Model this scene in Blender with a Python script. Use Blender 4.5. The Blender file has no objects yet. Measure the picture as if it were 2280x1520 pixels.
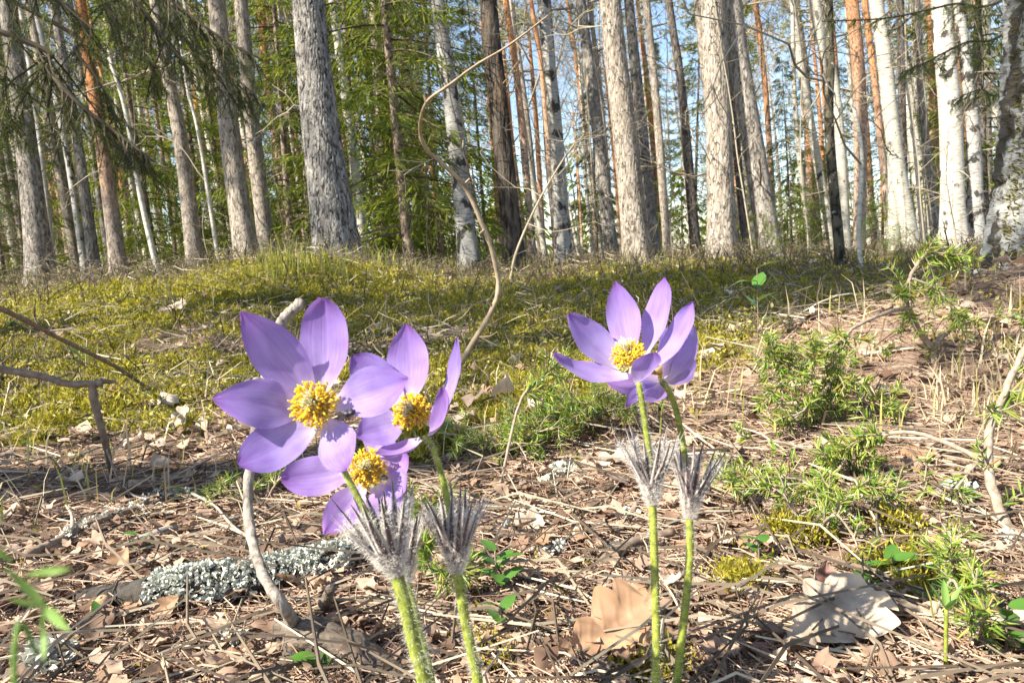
import bpy, math
import numpy as np
from mathutils import Matrix, Vector

rng = np.random.default_rng(7)
R = math.radians
S = bpy.context.scene
COL = S.collection

# ------------------------------------------------------------------ camera
W, H, F = 2280.0, 1520.0, 1647.0            # photograph size and focal length, in its pixels
CAM = np.array([0.0, 0.0, 0.25])
PITCH, ROLL = R(6.5), R(3.0)
f_ = np.array([0, math.cos(PITCH), -math.sin(PITCH)])
u0 = np.array([0, math.sin(PITCH), math.cos(PITCH)])
r0 = np.array([1.0, 0, 0])
r_ = r0 * math.cos(ROLL) - u0 * math.sin(ROLL)
u_ = u0 * math.cos(ROLL) + r0 * math.sin(ROLL)
cd = bpy.data.cameras.new('camera')
cam = bpy.data.objects.new('camera', cd)
COL.objects.link(cam)
cam.matrix_world = Matrix(((r_[0], u_[0], -f_[0], CAM[0]), (r_[1], u_[1], -f_[1], CAM[1]),
                           (r_[2], u_[2], -f_[2], CAM[2]), (0, 0, 0, 1)))
cd.sensor_width = 36.0
cd.lens = 36.0 * F / W
cd.clip_start = 0.01
cd.clip_end = 600
cd.dof.use_dof = True
cd.dof.focus_distance = 0.62
cd.dof.aperture_fstop = 32
S.camera = cam

# ------------------------------------------------------------------ light
SUN_EL, SUN_AZ = R(42), R(241)              # azimuth clockwise from +y: sun to the left, a little behind the camera
world = bpy.data.worlds.new('World')
S.world = world
world.use_nodes = True
wn = world.node_tree.nodes
sky = wn.new('ShaderNodeTexSky')
sky.sky_type = 'NISHITA'
sky.sun_disc = False
sky.sun_elevation = SUN_EL
sky.sun_rotation = SUN_AZ
sky.air_density = 1.0
sky.dust_density = 0.6
world.node_tree.links.new(sky.outputs[0], wn['Background'].inputs[0])
wn['Background'].inputs[1].default_value = 0.10
sl = bpy.data.lights.new('sun', 'SUN')
sl.energy = 5.0
sl.angle = R(0.5)
sl.color = (1.0, 0.93, 0.80)
sun = bpy.data.objects.new('sun', sl)
COL.objects.link(sun)
sdir = np.array([math.sin(SUN_AZ) * math.cos(SUN_EL), math.cos(SUN_AZ) * math.cos(SUN_EL), math.sin(SUN_EL)])
sun.rotation_euler = Vector(sdir).to_track_quat('Z', 'Y').to_euler()
sun.location = (-20, -8, 20)
S.view_settings.view_transform = 'Standard'
S.view_settings.look = 'None'
S.view_settings.gamma = 1
S.view_settings.use_curve_mapping = False
S.view_settings.exposure = 1.5
S.cycles.max_bounces = 6
S.cycles.diffuse_bounces = 4
S.cycles.transmission_bounces = 4
S.cycles.use_denoising = True

# ------------------------------------------------------------------ helpers
def ray(px, py):
    return f_ + r_ * ((px - W / 2) / F) + u_ * ((H / 2 - py) / F)

def P(px, py, d):
    return CAM + ray(px, py) * d

def nrm(v):
    v = np.asarray(v, float)
    return v / (np.linalg.norm(v, axis=-1, keepdims=True) + 1e-12)

def sines(seed, n, lam0, lam1):
    g = np.random.default_rng(seed)
    a = g.uniform(0, 2 * math.pi, n)
    lam = np.exp(g.uniform(math.log(lam0), math.log(lam1), n))
    k = 2 * math.pi / lam
    return np.stack([k * np.cos(a), k * np.sin(a), g.uniform(0, 6.28, n)], 1)

def sn(x, y, tab):
    x = np.asarray(x, float); y = np.asarray(y, float)
    o = np.zeros_like(x)
    for kx, ky, p in tab:
        o = o + np.sin(kx * x + ky * y + p)
    return o / math.sqrt(len(tab))

T_small, T_mid, T_big, T_moss, T_moss2 = sines(1, 14, .05, .16), sines(2, 12, .3, .9), sines(3, 10, 2.5, 7), sines(4, 12, .25, .8), sines(5, 12, .08, .25)

# ground height: smooth interpolation of a few surveyed points
_ctl = []
for px, py, d in [(95, 635, 9), (280, 617, 10), (440, 610, 9), (600, 606, 9), (753, 590, 6.4), (1048, 600, 8), (1256, 590, 9),
                  (1421, 593, 7), (1608, 582, 6.6), (1719, 577, 8), (1990, 562, 9), (2123, 560, 8), (1875, 616, 5)]:
    _ctl.append(P(px, py, d))
for x, y, z in [(0, .2, 0), (0, .5, 0), (-.5, .5, 0), (.5, .5, 0), (-.4, 1, .0), (.4, 1, 0), (0, 1.5, .0), (-1.2, 1.4, .02), (1.5, 1.6, .03),
                (-2, 2.5, .06), (0, 2.5, .02), (2, 2.5, .03), (-2.5, 4.2, .12), (0, 4.5, .06), (2.4, 4.2, .04), (-1, -.5, 0), (1, -.5, 0), (0, -3, 0),
                (-4, 0, .05), (4, 0, .05), (-8, 3, .2), (8, 3, .05), (-10, -8, .1), (10, -8, .1), (-9, 15, .25), (0, 15, .1), (9, 15, .0),
                (-25, 30, .3), (0, 30, .1), (25, 30, -.1), (0, 80, .2), (-60, 50, .3), (60, 50, 0), (-50, -40, .2), (50, -40, 0)]:
    _ctl.append(np.array([x, y, z]))
_ctl = np.array(_ctl)

def _lp(x, y):
    r = np.sqrt(x * x + y * y)
    s = np.log1p(r / .6) / np.maximum(r, 1e-6)
    return x * s, y * s
_cx, _cy = _lp(_ctl[:, 0], _ctl[:, 1])
MOUND = np.array([1.0, 1.2])

def hgt(x, y, fine=True):
    x = np.asarray(x, float); y = np.asarray(y, float)
    qx, qy = _lp(x, y)
    num = 0; den = 0
    for i in range(len(_ctl)):
        w = np.exp(-((qx - _cx[i]) ** 2 + (qy - _cy[i]) ** 2) / (2 * .2 ** 2)) + 1e-9
        num = num + w * _ctl[i, 2]; den = den + w
    z = num / den
    dm2 = ((x - MOUND[0]) / .66) ** 2 + ((y - MOUND[1]) / .36) ** 2
    z = z + .165 * np.exp(-dm2)
    r = np.sqrt(x * x + y * y)
    k = np.clip(r / 5, 0, 1)
    z = z + (.012 * sn(x, y, T_mid) + .010 * sn(x * .8 + .3, y * .8, T_moss2) * np.clip(r - .9, 0, 1)) * np.clip(r / 1.2, .25, 1) + .03 * k * sn(x, y, T_big)
    if fine:
        z = z + .0035 * sn(x, y, T_small)
    return z

_dd = np.geomspace(.2, 60, 700)
def G(px, py, lift=0.0):
    """the point of the ground seen at a pixel, and its depth"""
    v = ray(px, py)
    p = CAM[None] + v[None] * _dd[:, None]
    below = p[:, 2] < hgt(p[:, 0], p[:, 1])
    i = int(np.argmax(below)) if below.any() else len(_dd) - 1
    q = CAM + v * _dd[i]
    q[2] = float(hgt(q[0], q[1])) + lift
    return q

def onground(x, y, lift=0.0):
    return np.array([x, y, float(hgt(x, y)) + lift])

def make_mesh(name, V, faces, mats, smooth=True, midx=None, uv=None, attr=None):
    """faces: list of (n,k) integer arrays; midx: list of ints, one per array"""
    me = bpy.data.meshes.new(name)
    V = np.asarray(V, np.float32)
    me.vertices.add(len(V)); me.vertices.foreach_set('co', V.ravel())
    loops = np.concatenate([np.asarray(f, np.int32).ravel() for f in faces])
    tot = np.concatenate([np.full(len(f), np.asarray(f).shape[1], np.int32) for f in faces])
    st = np.concatenate([[0], np.cumsum(tot)[:-1]]).astype(np.int32)
    me.loops.add(len(loops)); me.loops.foreach_set('vertex_index', loops)
    me.polygons.add(len(tot)); me.polygons.foreach_set('loop_start', st)
    try:
        me.polygons.foreach_set('loop_total', tot)
    except Exception:
        pass
    if not isinstance(mats, (list, tuple)):
        mats = [mats]
    for m in mats:
        me.materials.append(m)
    if midx is not None:
        me.polygons.foreach_set('material_index', np.concatenate([np.full(len(f), k, np.int32) for f, k in zip(faces, midx)]))
    me.polygons.foreach_set('use_smooth', np.full(len(tot), bool(smooth)))
    if uv is not None:
        l = me.uv_layers.new(name='UVMap')
        l.data.foreach_set('uv', np.asarray(uv, np.float32)[loops].ravel())
    if attr is not None:
        for k, a in attr.items():
            at = me.attributes.new(k, 'FLOAT', 'POINT')
            at.data.foreach_set('value', np.asarray(a, np.float32))
    me.update(calc_edges=True)
    me.validate()
    return me

class MB:
    def __init__(s):
        s.V, s.F, s.M, s.n, s.U = [], [], [], 0, []
    def add(s, V, F, m=0, uv=None):
        V = np.asarray(V, float)
        if not isinstance(F, (list, tuple)):
            F = [F]
        for f in F:
            s.F.append(np.asarray(f, np.int64) + s.n); s.M.append(m)
        s.V.append(V); s.n += len(V)
        s.U.append(np.zeros((len(V), 2)) if uv is None else np.asarray(uv, float))
    def mesh(s, name, mats, smooth=True, origin=None, uv=False):
        V = np.concatenate(s.V)
        if origin is not None:
            V = V - np.asarray(origin)
        return make_mesh(name, V, s.F, mats, smooth, s.M, np.concatenate(s.U) if uv else None)

def link(name, data, parent=None, loc=(0, 0, 0), rot=(0, 0, 0), scale=(1, 1, 1)):
    o = bpy.data.objects.new(name, data)
    COL.objects.link(o)
    o.location = loc; o.rotation_euler = rot; o.scale = scale
    if parent is not None:
        o.parent = parent
    return o

def tag(o, label=None, cat=None, group=None, kind=None):
    if label: o['label'] = label
    if cat: o['category'] = cat
    if group: o['group'] = group
    if kind: o['kind'] = kind
    return o

def thing(name, label, cat, loc=(0, 0, 0), group=None):
    o = link(name, None, loc=tuple(loc))
    o.empty_display_size = .05
    return tag(o, label, cat, group)

def curve_pts(pts, n):
    """Catmull-Rom through points (any dimension)"""
    p = np.asarray(pts, float)
    if len(p) == 2:
        t = np.linspace(0, 1, n)[:, None]
        return p[0] * (1 - t) + p[1] * t
    p = np.concatenate([[2 * p[0] - p[1]], p, [2 * p[-1] - p[-2]]])
    m = len(p) - 3
    t = np.linspace(0, m, n); i = np.minimum(t.astype(int), m - 1); u = (t - i)[:, None]
    a, b, c, d = p[i], p[i + 1], p[i + 2], p[i + 3]
    return .5 * (2 * b + (c - a) * u + (2 * a - 5 * b + 4 * c - d) * u ** 2 + (3 * b - a - 3 * c + d) * u ** 3)

def frames(pts):
    t = np.gradient(pts, axis=0); t = nrm(t)
    ref = np.array([0, 0, 1.0]) if abs(t[0][2]) < .9 else np.array([1.0, 0, 0])
    n = np.zeros_like(pts); v = nrm(np.cross(t[0], ref))
    for i in range(len(pts)):
        v = nrm(v - t[i] * np.dot(v, t[i])); n[i] = v
    return t, n, np.cross(t, n)

def tube(pts, rad, k=6, cap=True, flat=1.0, rough=0.0, seed=0):
    pts = np.asarray(pts, float); m = len(pts)
    rad = np.broadcast_to(np.asarray(rad, float), (m,))
    t, n, b = frames(pts)
    th = np.linspace(0, 2 * math.pi, k, endpoint=False)
    rr = rad[:, None] * np.ones((1, k))
    if rough:
        g = np.random.default_rng(seed)
        rr = rr * (1 + rough * g.standard_normal((m, k)))
    V = pts[:, None] + rr[..., None] * (n[:, None] * np.cos(th)[None, :, None] + flat * b[:, None] * np.sin(th)[None, :, None])
    V = V.reshape(-1, 3)
    i = np.arange(m - 1)[:, None] * k; j = np.arange(k)[None]
    q = np.stack([i + j, i + (j + 1) % k, i + k + (j + 1) % k, i + k + j], -1).reshape(-1, 4)
    Fs = [q]
    if cap:
        V = np.concatenate([V, pts[-1:], pts[:1]])
        jj = np.arange(k); e = (m - 1) * k
        Fs.append(np.stack([e + jj, e + (jj + 1) % k, np.full(k, m * k)], -1))
        Fs.append(np.stack([(jj + 1) % k, jj, np.full(k, m * k + 1)], -1))
    return V, Fs

def merge_copies(mb, V, Fs, mats4, m=0):
    """copies of (V,Fs) under many 4x4 matrices; mats4 (n,3,4)"""
    n = len(mats4); nv = len(V)
    if n == 0: return
    W_ = np.einsum('nij,vj->nvi', mats4[:, :, :3], V) + mats4[:, None, :, 3]
    off = (np.arange(n) * nv)[:, None, None]
    mb.add(W_.reshape(-1, 3), [(np.asarray(f)[None] + off).reshape(-1, np.asarray(f).shape[1]) for f in Fs], m)

def xforms(pos, yaw, tilt, roll, sc):
    """(n,3,4): scale, roll about x, tilt about y, yaw about z"""
    n = len(pos)
    cy, sy = np.cos(yaw), np.sin(yaw); ct, st = np.cos(tilt), np.sin(tilt); cr, sr = np.cos(roll), np.sin(roll)
    Z = np.zeros(n); O = np.ones(n)
    Rz = np.stack([np.stack([cy, -sy, Z], -1), np.stack([sy, cy, Z], -1), np.stack([Z, Z, O], -1)], 1)
    Ry = np.stack([np.stack([ct, Z, st], -1), np.stack([Z, O, Z], -1), np.stack([-st, Z, ct], -1)], 1)
    Rx = np.stack([np.stack([O, Z, Z], -1), np.stack([Z, cr, -sr], -1), np.stack([Z, sr, cr], -1)], 1)
    M = Rz @ Ry @ Rx * np.asarray(sc).reshape(-1, 1, 1)
    return np.concatenate([M, np.asarray(pos)[:, :, None]], 2)

# ------------------------------------------------------------------ materials
def mat(name):
    m = bpy.data.materials.new(name); m.use_nodes = True
    return m, m.node_tree.nodes, m.node_tree.links

def ramp(n, stops):
    r = n.new('ShaderNodeValToRGB'); e = r.color_ramp.elements
    while len(e) < len(stops): e.new(.5)
    for k, (p, c) in enumerate(stops):
        e[k].position = p; e[k].color = (*c, 1) if len(c) == 3 else c
    return r

def foliage(name, cols, trans=.35, rough=.6, per='island', transcol=None, spec=.3, noise=None):
    """leaf-like sheet: a spread of colours picked per piece, partly translucent"""
    m, n, l = mat(name)
    b = n['Principled BSDF']; b.inputs['Roughness'].default_value = rough
    b.inputs['Specular IOR Level'].default_value = spec
    if per == 'island':
        g = n.new('ShaderNodeNewGeometry'); src = g.outputs['Random Per Island']
    else:
        g = n.new('ShaderNodeObjectInfo'); src = g.outputs['Random']
    r = ramp(n, [(k / max(1, len(cols) - 1), c) for k, c in enumerate(cols)])
    l.new(src, r.inputs[0])
    col = r.outputs[0]
    if noise:
        tc = n.new('ShaderNodeTexCoord'); nz = n.new('ShaderNodeTexNoise'); nz.inputs['Scale'].default_value = noise
        nz.inputs['Detail'].default_value = 5
        l.new(tc.outputs['Object'], nz.inputs['Vector'])
        rr = ramp(n, [(.3, (.45, .42, .4)), (.55, (1, 1, 1)), (.75, (1.25, 1.2, 1.1))])
        l.new(nz.outputs[0], rr.inputs[0])
        mx = n.new('ShaderNodeMix'); mx.data_type = 'RGBA'; mx.blend_type = 'MULTIPLY'; mx.inputs[0].default_value = 1
        l.new(col, mx.inputs[6]); l.new(rr.outputs[0], mx.inputs[7]); col = mx.outputs[2]
        bp = n.new('ShaderNodeBump'); bp.inputs['Strength'].default_value = .35; bp.inputs['Distance'].default_value = .001
        l.new(nz.outputs[0], bp.inputs['Height']); l.new(bp.outputs[0], b.inputs['Normal'])
    l.new(col, b.inputs['Base Color'])
    if trans:
        t = n.new('ShaderNodeBsdfTranslucent'); l.new(col, t.inputs[0])
        if transcol:
            mt = n.new('ShaderNodeMix'); mt.data_type = 'RGBA'; mt.blend_type = 'MULTIPLY'; mt.inputs[0].default_value = 1
            l.new(col, mt.inputs[6]); mt.inputs[7].default_value = (*transcol, 1); l.new(mt.outputs[2], t.inputs[0])
        s = n.new('ShaderNodeMixShader'); s.inputs[0].default_value = trans
        l.new(b.outputs[0], s.inputs[1]); l.new(t.outputs[0], s.inputs[2]); l.new(s.outputs[0], n['Material Output'].inputs[0])
    return m

def bark(name, plates, crack, scale=16, zs=.35, orange=None, oz=(2, 5), bump=.02, width=.09, lichen=None):
    """furrowed bark: plates between dark cracks, optionally turning rusty up the trunk"""
    m, n, l = mat(name)
    b = n['Principled BSDF']; b.inputs['Roughness'].default_value = .9; b.inputs['Specular IOR Level'].default_value = .15
    tc = n.new('ShaderNodeTexCoord'); mp = n.new('ShaderNodeMapping'); mp.inputs['Scale'].default_value = (1, 1, zs)
    oi = n.new('ShaderNodeObjectInfo')
    ad = n.new('ShaderNodeVectorMath'); ad.operation = 'ADD'
    l.new(tc.outputs['Object'], mp.inputs[0])
    nz = n.new('ShaderNodeTexNoise'); nz.inputs['Scale'].default_value = scale * .7; nz.inputs['Detail'].default_value = 4
    l.new(mp.outputs[0], nz.inputs['Vector'])
    sc = n.new('ShaderNodeVectorMath'); sc.operation = 'SCALE'; sc.inputs['Scale'].default_value = .045
    l.new(nz.outputs['Color'], sc.inputs[0]); l.new(mp.outputs[0], ad.inputs[0]); l.new(sc.outputs[0], ad.inputs[1])
    vo = n.new('ShaderNodeTexVoronoi'); vo.feature = 'DISTANCE_TO_EDGE'; vo.inputs['Scale'].default_value = scale
    l.new(ad.outputs[0], vo.inputs['Vector'])
    vc = n.new('ShaderNodeTexVoronoi'); vc.inputs['Scale'].default_value = scale
    l.new(ad.outputs[0], vc.inputs['Vector'])
    n2 = n.new('ShaderNodeTexNoise'); n2.inputs['Scale'].default_value = 9; n2.inputs['Detail'].default_value = 8; n2.inputs['Roughness'].default_value = .7
    l.new(tc.outputs['Object'], n2.inputs['Vector'])
    pr = ramp(n, [(k / (len(plates) - 1) * .5 + .25, c) for k, c in enumerate(plates)])
    sp = n.new('ShaderNodeSeparateColor'); l.new(vc.outputs['Color'], sp.inputs[0])
    mm = n.new('ShaderNodeMath'); mm.operation = 'MULTIPLY_ADD'; mm.inputs[1].default_value = .35
    ms = n.new('ShaderNodeMath'); ms.operation = 'MULTIPLY_ADD'; ms.inputs[1].default_value = .75; ms.inputs[2].default_value = -.05
    l.new(n2.outputs[0], ms.inputs[0]); l.new(sp.outputs[0], mm.inputs[0]); l.new(ms.outputs[0], mm.inputs[2]); l.new(mm.outputs[0], pr.inputs[0])
    col = pr.outputs[0]
    if orange:
        sx = n.new('ShaderNodeSeparateXYZ'); l.new(tc.outputs['Object'], sx.inputs[0])
        mr = n.new('ShaderNodeMapRange'); mr.inputs[1].default_value = oz[0]; mr.inputs[2].default_value = oz[1]
        az = n.new('ShaderNodeMath'); az.operation = 'MULTIPLY_ADD'; az.inputs[1].default_value = 1.5
        l.new(n2.outputs[0], az.inputs[0]); l.new(sx.outputs['Z'], az.inputs[2]); l.new(az.outputs[0], mr.inputs[0])
        og = n.new('ShaderNodeMix'); og.data_type = 'RGBA'; og.inputs[7].default_value = (*orange, 1)
        l.new(mr.outputs[0], og.inputs[0]); l.new(col, og.inputs[6]); col = og.outputs[2]
    cr0 = ramp(n, [(0, (0, 0, 0)), (width * 2.2, (1, 1, 1))]); l.new(vo.outputs['Distance'], cr0.inputs[0])
    nb_ = n.new('ShaderNodeTexNoise'); nb_.inputs['Scale'].default_value = scale * .9; nb_.inputs['Detail'].default_value = 6; nb_.inputs['Roughness'].default_value = .7
    l.new(mp.outputs[0], nb_.inputs['Vector'])
    rb_ = ramp(n, [(.40, (0, 0, 0)), (.50, (1, 1, 1))]); l.new(nb_.outputs[0], rb_.inputs[0])
    cr = n.new('ShaderNodeMath'); cr.operation = 'MAXIMUM'; l.new(cr0.outputs[0], cr.inputs[0])
    fl = n.new('ShaderNodeMath'); fl.operation = 'MULTIPLY'; fl.inputs[1].default_value = .85; l.new(rb_.outputs[0], fl.inputs[0]); l.new(fl.outputs[0], cr.inputs[1])
    mc = n.new('ShaderNodeMix'); mc.data_type = 'RGBA'; mc.inputs[6].default_value = (*crack, 1)
    l.new(cr.outputs[0], mc.inputs[0]); l.new(col, mc.inputs[7]); col = mc.outputs[2]
    if lichen:
        n3 = n.new('ShaderNodeTexNoise'); n3.inputs['Scale'].default_value = lichen[1]; n3.inputs['Detail'].default_value = 6
        l.new(tc.outputs['Object'], n3.inputs['Vector'])
        lr = ramp(n, [(lichen[2], (0, 0, 0)), (lichen[2] + .06, (1, 1, 1))]); l.new(n3.outputs[0], lr.inputs[0])
        ml = n.new('ShaderNodeMix'); ml.data_type = 'RGBA'; ml.inputs[7].default_value = (*lichen[0], 1)
        l.new(lr.outputs[0], ml.inputs[0]); l.new(col, ml.inputs[6]); col = ml.outputs[2]
    hv = n.new('ShaderNodeHueSaturation'); vr = n.new('ShaderNodeMapRange'); vr.inputs[3].default_value = .85; vr.inputs[4].default_value = 1.15
    l.new(oi.outputs['Random'], vr.inputs[0]); l.new(vr.outputs[0], hv.inputs['Value']); l.new(col, hv.inputs['Color'])
    l.new(hv.outputs[0], b.inputs['Base Color'])
    hs = n.new('ShaderNodeMath'); hs.operation = 'MULTIPLY_ADD'; hs.inputs[1].default_value = .5
    l.new(n2.outputs[0], hs.inputs[0]); l.new(cr.outputs[0], hs.inputs[2])
    bp = n.new('ShaderNodeBump'); bp.inputs['Strength'].default_value = .9; bp.inputs['Distance'].default_value = bump
    l.new(hs.outputs[0], bp.inputs['Height']); l.new(bp.outputs[0], b.inputs['Normal'])
    return m

def birch(name, white, band, dark, amount=.55, moss=None, vscale=1.0):
    """pale papery bark with short dark cross marks and black cracked scars"""
    m, n, l = mat(name)
    b = n['Principled BSDF']; b.inputs['Roughness'].default_value = .7; b.inputs['Specular IOR Level'].default_value = .25
    tc = n.new('ShaderNodeTexCoord')
    def nz(scale, det, vec):
        mp = n.new('ShaderNodeMapping'); mp.inputs['Scale'].default_value = vec
        l.new(tc.outputs['Object'], mp.inputs[0])
        q = n.new('ShaderNodeTexNoise'); q.inputs['Scale'].default_value = scale; q.inputs['Detail'].default_value = det
        l.new(mp.outputs[0], q.inputs['Vector']); return q.outputs[0]
    a = nz(12 * vscale, 4, (1, 1, 5)); c = nz(7 * vscale, 7, (1, 1, .7)); e = nz(3, 3, (1, 1, 1))
    r1 = ramp(n, [(.35, band), (.5, white), (.7, tuple(min(1, k * 1.06) for k in white))]); l.new(a, r1.inputs[0])
    r2 = ramp(n, [(amount, (0, 0, 0)), (amount + .04, (1, 1, 1))]); l.new(c, r2.inputs[0])
    mx = n.new('ShaderNodeMix'); mx.data_type = 'RGBA'; l.new(r2.outputs[0], mx.inputs[0]); l.new(r1.outputs[0], mx.inputs[6]); mx.inputs[7].default_value = (*dark, 1)
    col = mx.outputs[2]
    if moss:
        r3 = ramp(n, [(.60, (0, 0, 0)), (.66, (1, 1, 1))]); l.new(e, r3.inputs[0])
        my = n.new('ShaderNodeMix'); my.data_type = 'RGBA'; l.new(r3.outputs[0], my.inputs[0]); l.new(col, my.inputs[6]); my.inputs[7].default_value = (*moss, 1)
        col = my.outputs[2]
    l.new(col, b.inputs['Base Color'])
    sb = n.new('ShaderNodeMath'); sb.operation = 'SUBTRACT'; l.new(a, sb.inputs[0]); l.new(r2.outputs[0], sb.inputs[1])
    bp = n.new('ShaderNodeBump'); bp.inputs['Strength'].default_value = .6; bp.inputs['Distance'].default_value = .012
    l.new(sb.outputs[0], bp.inputs['Height']); l.new(bp.outputs[0], b.inputs['Normal'])
    return m

def plain(name, c1, c2, scale=40, rough=.8, bump=.3, vec=(1, 1, 1), spec=.3, dist=.002):
    m, n, l = mat(name)
    b = n['Principled BSDF']; b.inputs['Roughness'].default_value = rough; b.inputs['Specular IOR Level'].default_value = spec
    tc = n.new('ShaderNodeTexCoord'); mp = n.new('ShaderNodeMapping'); mp.inputs['Scale'].default_value = vec
    nz = n.new('ShaderNodeTexNoise'); nz.inputs['Scale'].default_value = scale; nz.inputs['Detail'].default_value = 6; nz.inputs['Roughness'].default_value = .65
    l.new(tc.outputs['Object'], mp.inputs[0]); l.new(mp.outputs[0], nz.inputs['Vector'])
    r = ramp(n, [(.3, c1), (.7, c2)]); l.new(nz.outputs[0], r.inputs[0]); l.new(r.outputs[0], b.inputs['Base Color'])
    bp = n.new('ShaderNodeBump'); bp.inputs['Strength'].default_value = bump; bp.inputs['Distance'].default_value = dist
    l.new(nz.outputs[0], bp.inputs['Height']); l.new(bp.outputs[0], b.inputs['Normal'])
    return m

M = {}
M['pine'] = bark('pine_bark', [(.13, .112, .097), (.25, .225, .195), (.38, .345, .30)], (.05, .042, .036), 42, .26, width=.07)
M['pine_pale'] = bark('pale_pine_bark', [(.20, .165, .13), (.32, .275, .225), (.43, .38, .315)], (.075, .057, .045), 42, .26, width=.05)
M['pine_big'] = bark('flaky_pine_bark', [(.15, .14, .125), (.27, .25, .23), (.38, .36, .335)], (.022, .019, .017), 36, .28, width=.08, bump=.025)
M['pine_rust'] = bark('rusty_pine_bark', [(.25, .21, .18), (.38, .32, .27), (.52, .44, .37)], (.12, .09, .065), 40, .28, width=.06, orange=(.52, .23, .09), oz=(1.5, 3.4))
M['pine_rust_far'] = bark('rusty_far_pine_bark', [(.30, .24, .19), (.44, .34, .27), (.54, .42, .33)], (.13, .085, .06), 34, .3, width=.06, orange=(.52, .24, .11), oz=(2.2, 5.0))
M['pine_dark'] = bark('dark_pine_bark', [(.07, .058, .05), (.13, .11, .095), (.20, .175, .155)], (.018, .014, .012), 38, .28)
M['spruce_bark'] = bark('spruce_bark', [(.14, .11, .085), (.24, .18, .14), (.32, .26, .21)], (.04, .03, .024), 22, .6, width=.06)
M['dead_wood'] = bark('dead_pine_bark', [(.05, .04, .034), (.10, .085, .07), (.19, .13, .085)], (.012, .01, .009), 9, .12, width=.16, bump=.04)
M['mossy'] = bark('mossy_dark_bark', [(.055, .05, .035), (.10, .09, .06), (.16, .14, .10)], (.02, .017, .014), 20, .5, lichen=((.42, .43, .38), 26, .62))
M['aspen'] = birch('aspen_bark', (.42, .395, .33), (.27, .25, .205), (.10, .09, .08), .62)
M['aspen_grey'] = birch('grey_birch_bark', (.34, .325, .30), (.17, .16, .145), (.045, .04, .035), .54)
M['birch'] = birch('white_birch_bark', (.48, .45, .385), (.32, .295, .245), (.06, .05, .045), .60)
M['old_birch'] = birch('old_birch_bark', (.46, .45, .41), (.27, .26, .23), (.08, .07, .055), .52, moss=(.14, .13, .035), vscale=2.2)
M['spruce'] = foliage('spruce_needles', [(.06, .10, .02), (.13, .18, .03), (.24, .29, .05), (.36, .38, .09)], .52, .5, transcol=(1.3, 1.25, .7))
M['spruce_dark'] = foliage('dark_spruce_needles', [(.05, .075, .018), (.10, .13, .028), (.20, .225, .055)], .45, .5)
M['spruce_young'] = foliage('young_spruce_needles', [(.07, .12, .025), (.13, .19, .04), (.20, .25, .06)], .35, .5)
M['pine_leaf'] = foliage('pine_needles_green', [(.18, .22, .09), (.29, .32, .14), (.40, .42, .20)], .5, .5)
M['bare'] = foliage('bare_pale_twigs', [(.16, .13, .09), (.32, .27, .19), (.48, .42, .31)], 0, .8)
M['bare_dark'] = foliage('bare_dark_twigs', [(.05, .035, .025), (.10, .075, .05), (.17, .13, .09)], 0, .8)
M['bilberry'] = foliage('bilberry_leaves', [(.14, .16, .03), (.30, .29, .055), (.48, .44, .12), (.55, .46, .20), (.05, .08, .03), (.33, .24, .13)], .4, .5)
M['moss'] = foliage('moss_shoots', [(.15, .14, .012), (.33, .29, .024), (.50, .43, .05), (.21, .20, .02)], .4, .6)
M['trunk_moss'] = foliage('trunk_moss', [(.09, .085, .014), (.19, .17, .025), (.31, .27, .04), (.12, .09, .03)], .3, .7)
M['needles'] = foliage('fallen_needles', [(.14, .08, .052), (.29, .18, .115), (.43, .29, .20), (.58, .43, .31), (.10, .058, .038)], .12, .7)
M['leaf_dead'] = foliage('dead_leaf', [(.16, .10, .07), (.27, .18, .13), (.38, .27, .20), (.33, .20, .125), (.47, .35, .265), (.22, .16, .13)], .25, .65, per='object', noise=60)
M['leaf_scraps'] = foliage('dead_leaf_scraps', [(.12, .07, .045), (.25, .16, .11), (.40, .28, .20), (.55, .42, .31), (.30, .175, .10)], .2, .7)
M['pale_leaves'] = foliage('pale_dead_leaves', [(.30, .20, .14), (.50, .38, .28), (.66, .55, .43), (.40, .27, .19)], .2, .6)
M['oak_tan'] = foliage('tan_oak_leaf', [(.44, .27, .16), (.44, .27, .16)], .3, .6, per='object', noise=35)
M['oak_pale'] = foliage('pale_oak_leaf', [(.54, .44, .335), (.54, .44, .335)], .25, .6, per='object', noise=40)
M['oak_red'] = foliage('reddish_oak_leaf', [(.30, .17, .135), (.30, .17, .135)], .22, .6, per='object', noise=45)
M['twig'] = plain('twig_bark', (.11, .075, .055), (.30, .23, .17), 120, .85, .5)
M['twig_grey'] = plain('grey_twig_bark', (.17, .145, .12), (.40, .35, .30), 110, .85, .5)
M['twig_pale'] = plain('pale_dry_stem', (.36, .29, .22), (.60, .52, .41), 60, .75, .3)
M['vine'] = plain('dry_curved_stem', (.20, .14, .085), (.46, .37, .26), 45, .75, .5)
M['stick'] = plain('bleached_dead_stem', (.07, .055, .045), (.44, .38, .32), 150, .85, 1.0, (1, 1, .12))
M['root'] = plain('weathered_root_wood', (.03, .024, .018), (.30, .235, .18), 140, .95, 1.0, (.22, 1, 1), dist=.006)
M['log'] = plain('black_branch_bark', (.018, .015, .013), (.09, .075, .062), 130, .9, .9, dist=.004)
M['cutwood'] = plain('broken_wood_end', (.30, .18, .09), (.58, .40, .23), 160, .8, .4)
M['lichen'] = foliage('grey_lichen', [(.30, .31, .27), (.52, .53, .46), (.72, .72, .63)], .12, .8)
M['juniper'] = foliage('juniper_needles', [(.08, .17, .02), (.15, .27, .03), (.27, .36, .05), (.40, .42, .10), (.34, .20, .07)], .3, .4, spec=.5)
M['juniper_wood'] = plain('juniper_stem', (.15, .11, .08), (.42, .34, .26), 180, .8, .5)
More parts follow.
